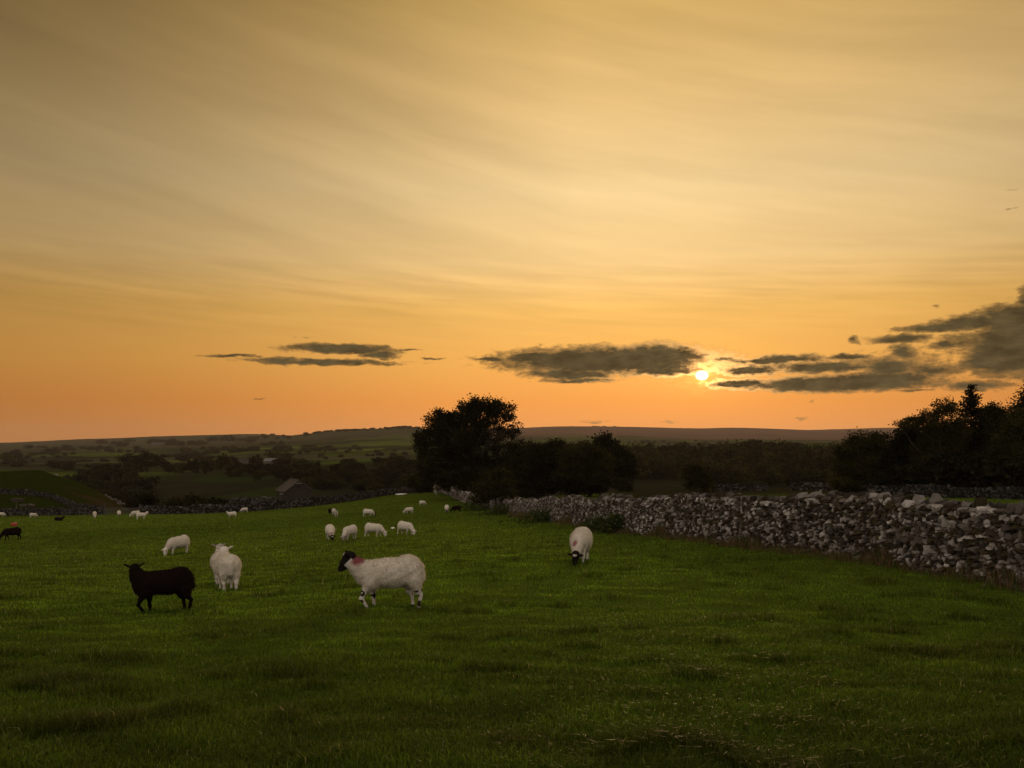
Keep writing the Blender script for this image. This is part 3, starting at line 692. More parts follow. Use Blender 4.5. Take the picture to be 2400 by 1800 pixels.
def far_woods():
    src = []
    for me in LOW:
        v = np.empty(len(me.vertices) * 3, np.float32); me.vertices.foreach_get('co', v)
        c = np.empty(len(me.vertices) * 4, np.float32); me.color_attributes['col'].data.foreach_get('color', c)
        src.append((v.reshape(-1, 3), c.reshape(-1, 4)[:, :3]))
    Vs = []; Cs = []
    for i, (px, D, hpx, wpx) in enumerate(FAR):
        v, c = src[i % len(src)]; k = D / F; sz = hpx * 1.15 * k / 8.3; sx = wpx * 1.2 * k / 7.6
        a = random.uniform(0, 6.28); ca, sa_ = math.cos(a), math.sin(a); x = X(px, D)
        P = np.stack([(v[:, 0] * ca - v[:, 1] * sa_) * sx + x, (v[:, 0] * sa_ + v[:, 1] * ca) * sx + D, v[:, 2] * sz + h1(x, D) - .25 * hpx * k], -1)
        Vs.append(P); Cs.append(c)
    V = np.concatenate(Vs); o = obj('far_woods', mesh_np('far_woods', V, np.arange(len(V)).reshape(-1, 4), M_LEAF, np.concatenate(Cs)))
    tag(o, 'far off woods, hedgerows and skyline trees between the hillside fields', 'woodland', kind='stuff')
far_woods()
def woodland():
    """dense wood hanging on the far valley side, which reads as one mass"""
    rng = np.random.default_rng(77); Vs = []; Qs = []; Cs = []; n0 = 0; k = 0
    while k < 620:
        px = rng.uniform(1330, 2100); py = rng.uniform(1080, 1142) if rng.random() < .8 else rng.uniform(1064, 1080)
        if py > 1128 and px < 1640: continue
        x, Y = ground_at(px, py, 200)
        if Y > 900 or Y < 250: continue
        hm = rng.uniform(5, 9.5) * (1.5 if rng.random() < .14 else 1) * (1 if Y > 400 else .8); rw = hm * rng.uniform(.38, .55); z = h1(x, Y)
        m = 170
        cl = rng.normal(size=(24, 3)); cl /= np.linalg.norm(cl, axis=1)[:, None]
        P = cl[rng.integers(24, size=m)] * np.array([rw * .8, rw * .8, hm * .40]) + rng.normal(size=(m, 3)) * hm * .075 + np.array([x, Y, z + hm * .52])
        C = (LEAFC[rng.integers(4)] * rng.uniform(.7, 1.3))[None] * rng.uniform(.6, 1.4, (m, 1))
        V, Q, C4 = leaf_quads(P, .75, rng, C); Vs.append(V); Qs.append(Q + n0); Cs.append(C4); n0 += len(V); k += 1
    o = obj('woodland', mesh_np('woodland', np.concatenate(Vs), np.concatenate(Qs), M_LEAF, np.concatenate(Cs)))
    tag(o, 'dark mass of woodland covering the far side of the valley beyond the main wall', 'woodland', kind='stuff')
woodland()

# ------------------------------------------------------------------ buildings
def quad(mb, pts, c): mb.add(np.array(pts, float), np.array([[0, 1, 2, 3]]), c)
def stone_barn():
    """gable end faces the camera's right, roof slope seen on the left"""
    D = 176.0; x = X(690, D); z = h1(x, D, False)
    W, Lb, eh, rh = 5.4, 6.0, 3.0, 5.0
    r = empty('stone_barn', (x, D, z - .2), math.radians(31))
    st = (.036, .029, .023)
    mb = MB(); w = W / 2; l = Lb / 2
    # walls with gables (gable end at -y)
    for s in (-1, 1):
        V = [(-w, s * l, -1), (w, s * l, -1), (w, s * l, eh), (0, s * l, rh), (-w, s * l, eh)]
        Vi = [(a, b - s * .35, c) for a, b, c in V]
        mb.add(np.array(V + Vi, float), [np.array([[0, 1, 2, 3, 4]] if s < 0 else [[4, 3, 2, 1, 0]]), np.array([[9, 8, 7, 6, 5]] if s < 0 else [[5, 6, 7, 8, 9]])], st)
        mb.box((s * w - (.35 if s > 0 else 0), -l + .35, -1), (s * w + (.35 if s < 0 else 0), l - .35, eh), st)
    obj('wall', mb.mesh('barn_wall', M_STONE), r)
    mb = MB(); o = .3; t = .14
    for s in (-1, 1):
        e = (s * (w + o), eh - o * (rh - eh) / w); ri = (0, rh)
        V = [(e[0], -l - .2, e[1] + .02), (e[0], l + .2, e[1] + .02), (0, l + .2, rh + .02), (0, -l - .2, rh + .02)]
        V2 = [(a, b, c + t) for a, b, c in V]
        mb.add(np.array(V + V2, float), np.array([(0,3,2,1),(4,5,6,7),(0,1,5,4),(1,2,6,5),(2,3,7,6),(3,0,4,7)]), (.05, .039, .031))
    mb.box((-.16, -l - .24, rh + .1), (.16, l + .24, rh + .3), (.07, .06, .05))
    for s in (-1, 1):
        for q in (-1, 1):   # raised verge stones
            y0 = s * (l + .08)
            V = []
            for (xx, zz) in ((q * (w + .3), eh - .3 * (rh - eh) / w + .16), (0, rh + .16)):
                V += [(xx, y0 - .16, zz), (xx, y0 + .16, zz), (xx, y0 + .16, zz + .14), (xx, y0 - .16, zz + .14)]
            mb.add(np.array(V, float), np.array([(0,1,5,4),(1,2,6,5),(2,3,7,6),(3,0,4,7),(0,3,2,1),(4,5,6,7)]), (.075, .065, .055))
    obj('roof', mb.mesh('barn_roof', M_ROOF), r)
    mb = MB(); mb.box((-.45, -l - .06, 3.6), (.35, -l + .02, 4.5), (.02, .018, .015)); mb.box((-.6, -l - .09, 4.5), (.5, -l + .02, 4.68), (.2, .18, .16)); obj('pitching_hole', mb.mesh('hole', M_STONE), r)
    mb = MB(); mb.box((-w - .06, -1.0, 0), (-w + .02, .7, 2.3), (.03, .025, .02)); mb.box((-w - .09, -1.2, 2.3), (-w + .02, .9, 2.5), (.2, .18, .16)); obj('door', mb.mesh('door', M_WOOD), r)
    # low lean-to on the left of the gable
    tag(r, 'old stone field barn with pitched slab roof behind the bottom wall', 'barn')
stone_barn()
def house(name, cat, label, px, py, D, W, L, eh, rh, rz, wallc, roofc, chim=True, wins=3):
    x = X(px, D); z = h1(x, D, False) - .2; r = empty(name, (x, D, z), rz); w = W / 2; l = L / 2
    mb = MB()
    for s in (-1, 1):
        V = [(s * l, -w, -1), (s * l, w, -1), (s * l, w, eh), (s * l, 0, rh), (s * l, -w, eh)]
        mb.add(np.array(V, float), np.array([[0, 1, 2, 3, 4]] if s > 0 else [[4, 3, 2, 1, 0]]), wallc)
        mb.box((-l + .01, s * w - .15, -1), (l - .01, s * w + .15, eh), wallc)
    obj('wall', mb.mesh('house_wall', M_STONE), r)
    mb = MB()
    for s in (-1, 1):
        V = [(-l - .3, s * (w + .4), eh - .25), (l + .3, s * (w + .4), eh - .25), (l + .3, 0, rh + .05), (-l - .3, 0, rh + .05)]
        V2 = [(a, b, c + .16) for a, b, c in V]
        mb.add(np.array(V + V2, float), np.array([(0,3,2,1),(4,5,6,7),(0,1,5,4),(1,2,6,5),(2,3,7,6),(3,0,4,7)]), roofc)
    rf = obj('roof', mb.mesh('house_roof', M_ROOF), r)
    if chim:
        for cx in (-l + .6, l - .6):
            mb = MB(); mb.box((cx - .45, -.45, rh - .8), (cx + .45, .45, rh + 1.1), wallc); mb.box((cx - .52, -.52, rh + 1.1), (cx + .52, .52, rh + 1.25), wallc); obj('chimney', mb.mesh('chimney', M_STONE), rf)
    for i in range(wins):
        cx = -l + L * (i + .7) / (wins + .4); mb = MB(); mb.box((cx - .5, -w - .2, eh * .45), (cx + .5, -w - .14, eh * .45 + 1.2), (.02, .02, .025)); obj('window', mb.mesh('window', M_PAINT), r)
    tag(r, label, cat); return r
def spot(px, py): return ground_at(px, py)[1]
d1 = spot(570, 1098); house('farmhouse', 'house', 'dark stone farmhouse with two chimneys among trees on the hillside', 570, 1098, d1, 8, 9.5 * d1 / 640 * 1.0, 3.8 * d1 / 640, 7 * d1 / 640, math.radians(14), (.045, .038, .03), (.035, .028, .024))
d2 = spot(637, 1086); house('farm_shed', 'shed', 'long low farm building with a pale metal roof among hillside trees', 636, 1086, d2, 8, 10.5 * d2 / 700, 2.2 * d2 / 700, 4.2 * d2 / 700, math.radians(-8), (.12, .10, .08), (.12, .12, .12), False, 2)
d3 = 96; house('small_shed', 'shed', 'small low shed with a dark red roof below the right hand grove', 2058, 1152, d3, 3.0, 2.4, .75, 1.35, math.radians(20), (.06, .05, .045), (.085, .045, .04), False, 1)
d4 = spot(396, 1043); house('cottage', 'house', 'tiny pale buildings in the far wood on the upper slope', 372, 1045, spot(372, 1045), 14, 40, 6, 11, .1, (.075, .07, .062), (.05, .045, .04), True, 4)
d5 = spot(133, 1104)
# ------------------------------------------------------------------ sheep
def surface_nets(Fv, org, h):
    s = Fv < 0; nx, ny, nz = Fv.shape
    acc = np.zeros((nx - 1, ny - 1, nz - 1, 3)); cnt = np.zeros((nx - 1, ny - 1, nz - 1))
    cor = [(a, b, c) for a in (0, 1) for b in (0, 1) for c in (0, 1)]
    sl = lambda o: tuple(slice(q, n - 1 + q) for q, n in zip(o, Fv.shape))
    for i, a in enumerate(cor):
        for b in cor[i + 1:]:
            if sum(abs(p - q) for p, q in zip(a, b)) != 1: continue
            fa = Fv[sl(a)]; fb = Fv[sl(b)]; m = (fa < 0) != (fb < 0)
            t = np.where(m, fa / np.where(m, fa - fb, 1), 0)
            p = np.array(a, float) + t[..., None] * (np.array(b, float) - np.array(a, float))
            acc += np.where(m[..., None], p, 0); cnt += m
    act = cnt > 0; ids = -np.ones(act.shape, int); ids[act] = np.arange(act.sum())
    g = np.argwhere(act); V = (g + acc[act] / cnt[act][:, None]) * h + org
    Q = []
    for ax in range(3):
        o = [q for q in range(3) if q != ax]
        lo = [slice(1, None)] * 3; A = [slice(1, n - 1) for n in Fv.shape]; A[ax] = slice(0, Fv.shape[ax] - 1); B = list(A); B[ax] = slice(1, Fv.shape[ax])
        sa = s[tuple(A)]; sb = s[tuple(B)]; m = sa != sb; idx = np.argwhere(m)
        off = np.array([1, 1, 1]); off[ax] = 0; c = idx + off
        def cell(d1, d2):
            k = c.copy(); k[:, o[0]] -= d1; k[:, o[1]] -= d2; return ids[k[:, 0], k[:, 1], k[:, 2]]
        q = np.stack([cell(1, 1), cell(0, 1), cell(0, 0), cell(1, 0)], -1)
        fl = sa[m] if ax != 1 else ~sa[m]
        q[~fl] = q[~fl][:, ::-1]; Q.append(q)
    return V, np.concatenate(Q)
class Prim:
    def __init__(s, kind, part, **k): s.kind = kind; s.part = part; s.__dict__.update(k)
    def dist(s, P):
        if s.kind == 'ell':
            q = P - np.array(s.c)
            if getattr(s, 'R', None) is not None: q = q @ s.R
            r = np.array(s.r); k0 = np.linalg.norm(q / r, axis=-1); k1 = np.linalg.norm(q / (r * r), axis=-1) + 1e-9
            return k0 * (k0 - 1) / k1
        a = np.array(s.a, float); b = np.array(s.b, float); ab = b - a
        t = np.clip(((P - a) @ ab) / (ab @ ab), 0, 1)
        return np.linalg.norm(P - a - t[..., None] * ab, axis=-1) - (s.ra + (s.rb - s.ra) * t)
def smin(a, b, k):
    h = np.clip(.5 + .5 * (b - a) / k, 0, 1); return b * (1 - h) + a * h - k * h * (1 - h)
def sheep_prims(pose, turn=0.0, fat=1.0):
    W, E, L, Fc = 'wool', 'ear', 'leg', 'face'; P = []
    low = {'lie': -.27}.get(pose, 0)
    e = lambda c, r, part=W, R=None: P.append(Prim('ell', part, c=(c[0], c[1], c[2] + low), r=r, R=R))
    cap = lambda a, b, ra, rb, part: P.append(Prim('cap', part, a=a, b=b, ra=ra, rb=rb))
    e((-.27, 0, .595), (.19, .175 * fat, .20)); e((-.03, 0, .555), (.33, .19 * fat, .20)); e((.22, 0, .53), (.225, .16 * fat, .20)); e((-.06, 0, .475), (.27, .17 * fat, .14))
    # thighs and shoulders
    for s in (-1, 1):
        e((-.35, s * .085, .49), (.10, .075, .17)); e((.26, s * .08, .46), (.095, .065, .15))
    if pose == 'graze':
        n0 = np.array((.34, 0, .53)); n1 = np.array((.60, .10 * turn, .27)); cap(tuple(n0), tuple(n1), .155, .085, W); cap((.30, 0, .60), (.50, .06 * turn, .42), .09, .07, W)
        poll = n1 + np.array((.03, .02 * turn, -.01)); f = np.array((.22, .35 * turn, -.95))
    elif pose == 'lie':
        n0 = np.array((.36, 0, .30)); n1 = np.array((.50, 0, .50)); cap(tuple(n0), tuple(n1), .14, .085, W); poll = n1 + np.array((.02, 0, .03)); f = np.array((.85, .3 * turn, -.35))
    else:
        n0 = np.array((.33, 0, .54)); n1 = np.array((.545, .02 * turn, .745)); cap(tuple(n0), tuple(n1), .145, .080, W); cap((.40, 0, .50), (.55, .02 * turn, .67), .085, .065, W)
        poll = n1 + np.array((.03, 0, .02)); f = np.array((.62 * math.cos(turn * 1.5), math.sin(turn * 1.5), -.62 * (1 if abs(turn) < .5 else .45)))
    if pose == 'look':
        P.pop(); P.pop(); n1 = np.array((.455, -.01, .755)); cap((.31, 0, .53), tuple(n1), .165, .088, W); cap((.37, 0, .45), (.46, 0, .66), .10, .08, W); poll = n1 + np.array((.01, -.02, .03)); f = np.array((.30, -.90, -.32))
    f = f / np.linalg.norm(f)
    up = np.array((0, 0, 1.)) if abs(f[2]) < .9 else np.array((1., 0, 0))
    if pose == 'graze': up = np.array((.9, .2 * turn, .3))
    lat = np.cross(up, f); lat /= np.linalg.norm(lat); up = np.cross(f, lat)
    cap(tuple(poll - f * .02), tuple(poll + f * .10), .078, .068, Fc); cap(tuple(poll + f * .10 - up * .005), tuple(poll + f * .20 - up * .012), .062, .043, Fc)
    cap(tuple(poll + f * .05 - up * .05), tuple(poll + f * .19 - up * .035), .045, .03, Fc)
    e_ = lambda c, r, part, R: P.append(Prim('ell', part, c=tuple(c), r=r, R=R))
    e_(poll + f * .0 + up * .045, (.05, .055, .04), W if pose != 'x' else Fc, None)
    for s in (-1, 1):
        d = lat * s * .80 + up * (.50 if pose != 'graze' else .12) - f * .12; d /= np.linalg.norm(d)
        a2 = np.cross(d, f); a2 /= np.linalg.norm(a2); a3 = np.cross(d, a2); R = np.stack([d, a2, a3], -1)
        e_(poll + lat * s * .055 + up * .03 + d * .065, (.078, .016, .032), E, R)
    # legs (thigh, hock, fetlock, hoof)
    def leg(pts, rs):
        for i in range(len(pts) - 1): cap(pts[i], pts[i + 1], rs[i], rs[i + 1], W if i == 0 else ('hoof' if i == len(pts) - 2 else L))
    rr = (.070, .040, .028, .024, .030)
    if pose in ('walk', 'look'):
        leg([(.28, .09, .42), (.37, .10, .27), (.405, .10, .19), (.315, .10, .055), (.25, .10, .028)], rr)
        leg([(.26, -.09, .40), (.24, -.09, .24), (.235, -.09, .14), (.225, -.09, .05), (.245, -.09, .012)], rr)
        leg([(-.36, .10, .42), (-.40, .10, .28), (-.445, .10, .23), (-.41, .10, .05), (-.385, .10, .012)], (.085, .048, .031, .025, .030))
        leg([(-.26, -.09, .40), (-.27, -.09, .27), (-.315, -.09, .22), (-.335, -.09, .05), (-.31, -.09, .012)], (.08, .046, .031, .025, .030))
    elif pose == 'lie':
        for s in (-1, 1):
            cap((.30, s * .12, .10), (.46, s * .12, .05), .05, .03, L); cap((-.3, s * .15, .08), (-.1, s * .2, .05), .06, .03, L)
    else:
        q = {'graze': .05, 'stand': 0.0, 'rear': .03}.get(pose, 0)
        for s in (-1, 1):
            leg([(.26, s * .09, .42), (.27 + q * s, s * .10, .26), (.265 + q * 1.5 * s, s * .10, .17), (.26 + q * 1.7 * s, s * .10, .05), (.285 + q * 1.7 * s, s * .10, .012)], rr)
            leg([(-.34, s * .10, .42), (-.36 + q * s, s * .11, .29), (-.405 + q * s, s * .11, .24), (-.385 + q * 1.4 * s, s * .105, .05), (-.36 + q * 1.4 * s, s * .105, .012)], (.085, .048, .031, .025, .030))
    if pose == 'rear': e((-.455, 0, .59), (.06, .058, .085))
    if pose == 'graze': e((-.05, 0, .45), (.31, .175 * fat, .165)); e((-.30, 0, .50), (.17, .16 * fat, .2))
    # tail
    if pose == 'lie': cap((-.45, 0, .3), (-.48, 0, .18), .04, .03, W)
    else: cap((-.44, 0, .62), (-.468, 0, .45), .04, .042, W)
    return P, poll, f, up, lat
PALS = {
 'white':  dict(wool=(.55, .50, .425), face=(.60, .55, .50), ear=(.50, .42, .38), leg=(.50, .46, .41), hoof=(.05, .04, .035)),
 'darkface': dict(wool=(.55, .50, .425), face=(.012, .009, .008), ear=(.012, .009, .008), leg=(.48, .44, .40), hoof=(.03, .022, .02)),
 'mule':   dict(wool=(.53, .475, .41), face=(.30, .27, .25), ear=(.28, .22, .2), leg=(.42, .38, .34), hoof=(.04, .03, .03)),
 'black':  dict(wool=(.010, .0055, .0045), face=(.006, .0045, .004), ear=(.006, .0045, .004), leg=(.006, .0045, .004), hoof=(.006, .005, .005)),
}
def make_sheep(pose, pal, voxel=.014, fur=0, mark=None, turn=0.0, seed=1, fat=1.0, blotch=False):
    rng = np.random.default_rng(seed)
    prims, poll, f, up, lat = sheep_prims(pose, turn, fat)
    lo = np.array((-.62, -.36, -.04)); hi = np.array((.95, .36, 1.0))
    dims = np.ceil((hi - lo) / voxel).astype(int)
    G = np.stack(np.meshgrid(*[lo[i] + np.arange(dims[i]) * voxel for i in range(3)], indexing='ij'), -1)
    D = None
    order = {'wool': .07, 'face': .03, 'leg': .018, 'hoof': .012, 'ear': .012}
    for p in prims:
        d = p.dist(G); D = d if D is None else smin(D, d, order[p.part])
    # uneven fleece
    D = D + .006 * (np.sin(G[..., 0] * 23 + 3 * np.sin(G[..., 2] * 9 + seed)) * np.sin(G[..., 2] * 27 + G[..., 1] * 19)) * (D < .1)
    V, Q = surface_nets(D, lo, voxel)
    parts = ['wool', 'face', 'leg', 'hoof', 'ear']
    best = np.full(len(V), 9.); which = np.zeros(len(V), int)
    for p in prims:
        d = p.dist(V) + (.012 if p.part == 'wool' else 0)
        m = d < best; best[m] = d[m]; which[m] = parts.index(p.part)
    pd = PALS[pal]; C = np.array([pd[k] for k in parts])[which]
    wool = which == 0
    q = V - poll
    along = q @ f; across = np.abs(q @ lat); upw = q @ up
    if pal == 'darkface':     # pale cheek, dark nose and brow
        cheek = (which == 1) & (upw < -.012) & (along < .12) & (along > -.02); C[cheek] = (.50, .46, .42)
    if pal in ('white', 'mule', 'darkface'):
        eye = (np.abs(along - .075) < .014) & (across > .045) & (np.abs(upw - .018) < .014) & (which == 1); C[eye] = (.01, .01, .01)
        nose = (along > .215) & (which == 1); C[nose] = (.03, .022, .02) if pal != 'white' else (.25, .17, .15)
    if blotch:                # spotted shins
        bl = vnoise(V[:, 2] * 24 + 7, V[:, 0] * 30 + V[:, 1] * 34, 4) > .62
        C[(which == 2) & bl] = (.02, .015, .013)
    dirty = np.clip((.40 - V[:, 2]) / .2, 0, 1) * wool
    if pal != 'black': C = C * (1 - .30 * dirty[:, None]) * (.93 + .14 * rng.random((len(V), 1)))
    def markf(Vx, Cx):
        if not mark: return Cx
        (mx, my, mz, mr, col, st) = mark
        dd = np.linalg.norm((Vx - np.array((mx, my, mz))) / np.array(mr), axis=1)
        k = np.clip((1.15 - dd) * 2.2 + .5 * (vnoise(Vx[:, 0] * 45, Vx[:, 2] * 30, 2) - .5), 0, 1)[:, None] * st
        return Cx * (1 - k) + np.array(col) * k
    C = np.where(wool[:, None], markf(V, C), C)
    me = mesh_np('sheep_body', V, Q, M_BLACKWOOL if pal == 'black' else M_WOOL, C, True)
    fl = None
    if fur:
        # normals from the mesh
        nrm = np.empty(len(me.vertices) * 3, np.float32); me.vertices.foreach_get('normal', nrm) if False else None
        nv = np.array([tuple(v.normal) for v in me.vertices])
        cand = np.where(wool)[0]; k = rng.choice(cand, fur)
        P = V[k] + rng.normal(0, voxel * .4, (fur, 3)); n = nv[k] + rng.normal(0, .35, (fur, 3)) + np.array((-.15, 0, -.45)); n /= np.linalg.norm(n, axis=1)[:, None]
        L = rng.uniform(.012, .030, (fur, 1)); t = np.cross(n, rng.normal(size=(fur, 3))); t /= np.linalg.norm(t, axis=1)[:, None]
        b = P - n * .004
        V3 = np.stack([b - t * .0035, b + t * .0035, b + n * L], 1).reshape(-1, 3)
        Cf = C[k] * rng.uniform(.88, 1.12, (fur, 1))
        if pal == 'black': Cf = np.array((.014, .007, .005)) * rng.uniform(.6, 1.8, (fur, 1))
        fl = mesh_np('fleece', V3, np.arange(fur * 3).reshape(-1, 3), M_FLEECE if pal != 'black' else M_BLACKWOOL, np.repeat(Cf, 3, 0))
    return me, fl
RED = (.20, .028, .045); RED2 = (.30, .09, .085)
neck_mark = (.50, 0, .68, (.10, .14, .12), RED, .85)
SHAPES = {
 'walk_dark': make_sheep('walk', 'darkface', .011, 15000, (.462, 0, .745, (.105, .2, .10), RED, .9), 0.0, 1, 1.0, True),
 'stand_black': make_sheep('look', 'black', .011, 11000, None, 0, 2, 1.08),
 'rear_white': make_sheep('rear', 'white', .012, 10000, None, -.12, 3, 1.28),
 'rear_white2': make_sheep('rear', 'mule', .012, 7000, None, .15, 4, 1.2),
 'graze_pink': make_sheep('graze', 'white', .013, 7000, (.50, 0, .40, (.12, .16, .14), RED2, .30), .3, 5, 1.15),
 'graze_dark_mark': make_sheep('graze', 'darkface', .012, 9000, (.52, -.05, .50, (.07, .06, .09), RED, .8), -.2, 6, 1.25),
 'graze_dark': make_sheep('graze', 'darkface', .014, 3000, (.55, 0, .40, (.09, .10, .10), RED, .6), .3, 7, 1.25),
 'graze_white': make_sheep('graze', 'mule', .014, 3000, None, .4, 8, 1.2),
 'graze_rumpmark': make_sheep('graze', 'white', .014, 3000, (.36, .12, .55, (.08, .12, .10), RED2, .7), -.3, 9, 1.15),
 'graze_orange': make_sheep('graze', 'white', .014, 3000, (.58, 0, .33, (.08, .12, .10), (.32, .13, .08), .6), -.2, 12, 1.2),
 'graze_black': make_sheep('graze', 'black', .014, 2000, None, 0, 10, 1.1),
 'stand_white': make_sheep('stand', 'mule', .016, 0, None, -.4, 11),
 'stand_dark': make_sheep('stand', 'white', .016, 0, (.45, 0, .66, (.09, .15, .12), RED2, .5), .2, 13),
 'lie_black': make_sheep('lie', 'black', .016, 0, None, .2, 14),
}
G_FAR = 'sheep grazing far off along the bottom wall'
# px, py (feet), shape, heading in the picture (deg: 0 = right, 90 = away, 180 = left, 270 = towards us), scale, label, group
SHEEP = [
 (914,1427,'walk_dark',180,.96,'large white sheep with black face and red neck, walking left in front'),
 (384,1436,'stand_black',177,.83,'black sheep in the foreground with ears out, standing side on'),
 (533,1386,'rear_white',97,.96,'white sheep seen from behind, head up, beside the black foreground sheep'),
 (519,1371,'rear_white2',93,.96,'white sheep half hidden behind the one seen from the rear'),
 (418,1299,'graze_pink',216,.9,'white sheep with pinkish neck grazing above the black foreground sheep'),
 (1361,1319,'graze_dark_mark',262,.96,'white sheep with black face grazing head on, nearest the main wall'),
 (774,1266,'graze_dark',275,0.90,'black faced sheep grazing head on, leftmost of the middle four'),
 (820,1266,'graze_white',235,0.86,'white faced sheep grazing, second from left of the middle four'),
 (876,1259,'graze_orange',345,0.86,'sheep grazing to the right with orange cheek, third of the middle four'),
 (950,1254,'graze_rumpmark',320,0.86,'sheep with red shoulder mark grazing, rightmost of the middle four'),
 (788,1213,'stand_white',270,.95,'sheep facing us, in front of a white and a black one'),
 (782,1206,'graze_white',95,.95,'pale sheep half hidden behind the one facing us'),
 (773,1205,'graze_black',92,.9,'small black sheep seen from behind, left of the two pale ones'),
 (863,1211,'graze_dark',350,1.05,'black headed sheep grazing to the right, alone in mid field'),
 (959,1204,'graze_pink',185,.9,'pinkish sheep grazing to the left in the upper field'),
 (990,1185,'graze_white',30,.9,'small dingy sheep alone near the top of the field'),
 (1047,1201,'graze_dark',268,1.05,'white sheep head on beside the black one near the wall'),
 (1070,1200,'graze_black',182,.95,'black sheep grazing near the hawthorn'),
 (1020,1154,'graze_white',200,1.0,'upper of the two pale sheep at the end of the crest wall'),
 (1022,1160,'graze_pink',90,.95,'lower of the two pale sheep at the end of the crest wall'),
 (909,1159,'graze_white',200,1.0,'tiny sheep on the crest against the end of the bottom wall'),
 (824,1174,'graze_pink',0,1.0,'small sheep close to the bottom wall where it meets the crest'),
 (573,1201,'graze_white',185,1.0,'small sheep grazing tight against the long bottom wall'),
 (544,1214,'stand_white',180,1.0,'small sheep standing side on, facing left, just below the bottom wall'),
 (331,1218,'stand_dark',10,1.05,'small sheep standing near the gate with its head to the right'),
 (318,1211,'graze_pink',190,1.05,'sheep grazing by the gate post behind the standing one'),
 (279,1211,'graze_dark',270,1.05,'sheep facing us in front of the field gate'),
 (222,1213,'graze_pink',270,1.05,'pale sheep in front of the wall just left of the gate'),
 (78,1214,'graze_white',20,.95,'small pale sheep below the wall near the left edge'),
 (3,1212,'graze_dark',350,1.05,'sheep cut by the left edge, close to the boundary wall'),
 (28,1267,'graze_black',183,1.0,'black sheep grazing at the left edge, below the red tub'),
 (138,1221,'lie_black',5,.9,'little black lamb lying down in the field at the left'),
]
for (px, py, sh, hd, sc_, lab) in SHEEP:
    x, Y = ground_at(px, py); me, fl = SHAPES[sh]
    r = empty('sheep', (x, Y, h1(x, Y) - .022), math.radians(hd) - math.atan2(x, Y), sc_)
    obj('body', me, r)
    if fl: obj('fleece', fl, r)
    tag(r, lab, 'sheep', 'flock of sheep in the field')
    print('SHEEP', lab[:40], round(Y, 1), 'h_px', round(.77 * sc_ * F / Y))

def hoof_tufts():
    xs = []; ys = []
    for (px, py, sh, hd, sc_, lab) in SHEEP[:6]:
        x, Y = ground_at(px, py); n = 1100; a = math.radians(hd) - math.atan2(x, Y)
        u = RNG.uniform(-.5, .4, n); v = RNG.uniform(-.22, .22, n)
        xs.append(x + u * math.cos(a) - v * math.sin(a)); ys.append(Y + u * math.sin(a) + v * math.cos(a))
    x = np.concatenate(xs); y = np.concatenate(ys); n = len(x)
    C = np.array((.055, .105, .007)) * RNG.uniform(.4, 1.5, (n, 1))
    tag(blades('grass_tufts', x, y, RNG.uniform(.03, .085, n), RNG.uniform(.004, .009, n), C, .8), 'longer grass tufts around the feet of the nearest sheep', 'grass', kind='stuff')
hoof_tufts()
# ------------------------------------------------------------------ small things in the field
def tub():
    x, Y = ground_at(34, 1233); z = h1(x, Y); r = empty('feed_tub', (x, Y, z + .14), math.radians(20), .8)
    n = 18; mb = MB(); prof = [(-.32, .19), (-.30, .20), (.22, .245), (.24, .26), (.27, .26), (.27, .235), (-.27, .185)]
    V = []; 
    for (a, rr_) in prof:
        for k in range(n):
            t = 2 * math.pi * k / n; V.append((a, rr_ * math.cos(t), rr_ * math.sin(t)))
    Q = [(i * n + k, i * n + (k + 1) % n, (i + 1) * n + (k + 1) % n, (i + 1) * n + k) for i in range(len(prof) - 1) for k in range(n)]
    mb.add(np.array(V), [np.array(Q), np.array([tuple(range(n))[::-1]])], (.32, .016, .012)); obj('tub_shell', mb.mesh('tub_shell', M_PAINT, True), r)
    mb = MB(); V = [(.20, .225 * math.cos(2 * math.pi * k / n), .225 * math.sin(2 * math.pi * k / n)) for k in range(n)] + [(.16, .2 * math.cos(2 * math.pi * k / n), .2 * math.sin(2 * math.pi * k / n)) for k in range(n)]
    mb.add(np.array(V), [np.array([tuple(range(n))]), np.array([(k, (k + 1) % n, n + (k + 1) % n, n + k) for k in range(n)])], (.5, .47, .43)); mb.box((.0, -.2, .235), (.2, .2, .25), (.5, .47, .43)); obj('lick_block', mb.mesh('lick', M_PAINT), r)
    tag(r, 'red feed tub with a white end lying on its side in the grass', 'tub')
tub()
def rock(px, py, w, h, label, c=(.5, .48, .45), n=1, Y=None, group=None):
    if Y is None: x, Y = ground_at(px, py)
    else: x = X(px, Y)
    rng = np.random.default_rng(int(px)); mb = MB()
    for i in range(n):
        V = ST[rng.integers(18)] * np.array((w, w * .8, h)) * .6 + np.array((rng.normal(0, w * .5) * (n > 1), rng.normal(0, w * .3) * (n > 1), h * .3))
        mb.add(V, SQ, c)
    tag(obj('limestone_rock', mb.mesh('rock', M_STONE), None, (x, Y, h1(x, Y))), label, 'rock', group)
rock(940, 1157, 2.2, .3, 'flat pale rock showing in the turf on the crest', Y=160)
rock(922, 1240, .22, .12, 'small white stone between the two rightmost middle sheep', (.7, .68, .6), 3)
rock(42, 1168, 2.0, 1.0, 'pale boulder outcrop under the wall on the knoll', (.05, .04, .03), 4, Y=196)
rock(72, 1179, 1.6, .7, 'smaller pale boulder lower down on the knoll side', (.07, .055, .045), 2, Y=188)
for i, (px, Y) in enumerate([(258, 262), (264, 258), (272, 256), (280, 254), (250, 268)]):
    rock(px, 1182, 1.2, .9, 'pale boulder in the scree at the right foot of the knoll', (.10, .09, .08), 2, Y=Y, group='boulders at the foot of the knoll')
rock(132, 1103, 3, 2.2, 'tiny pale boulder just behind the top of the knoll', (.16, .15, .13), 2, Y=640)
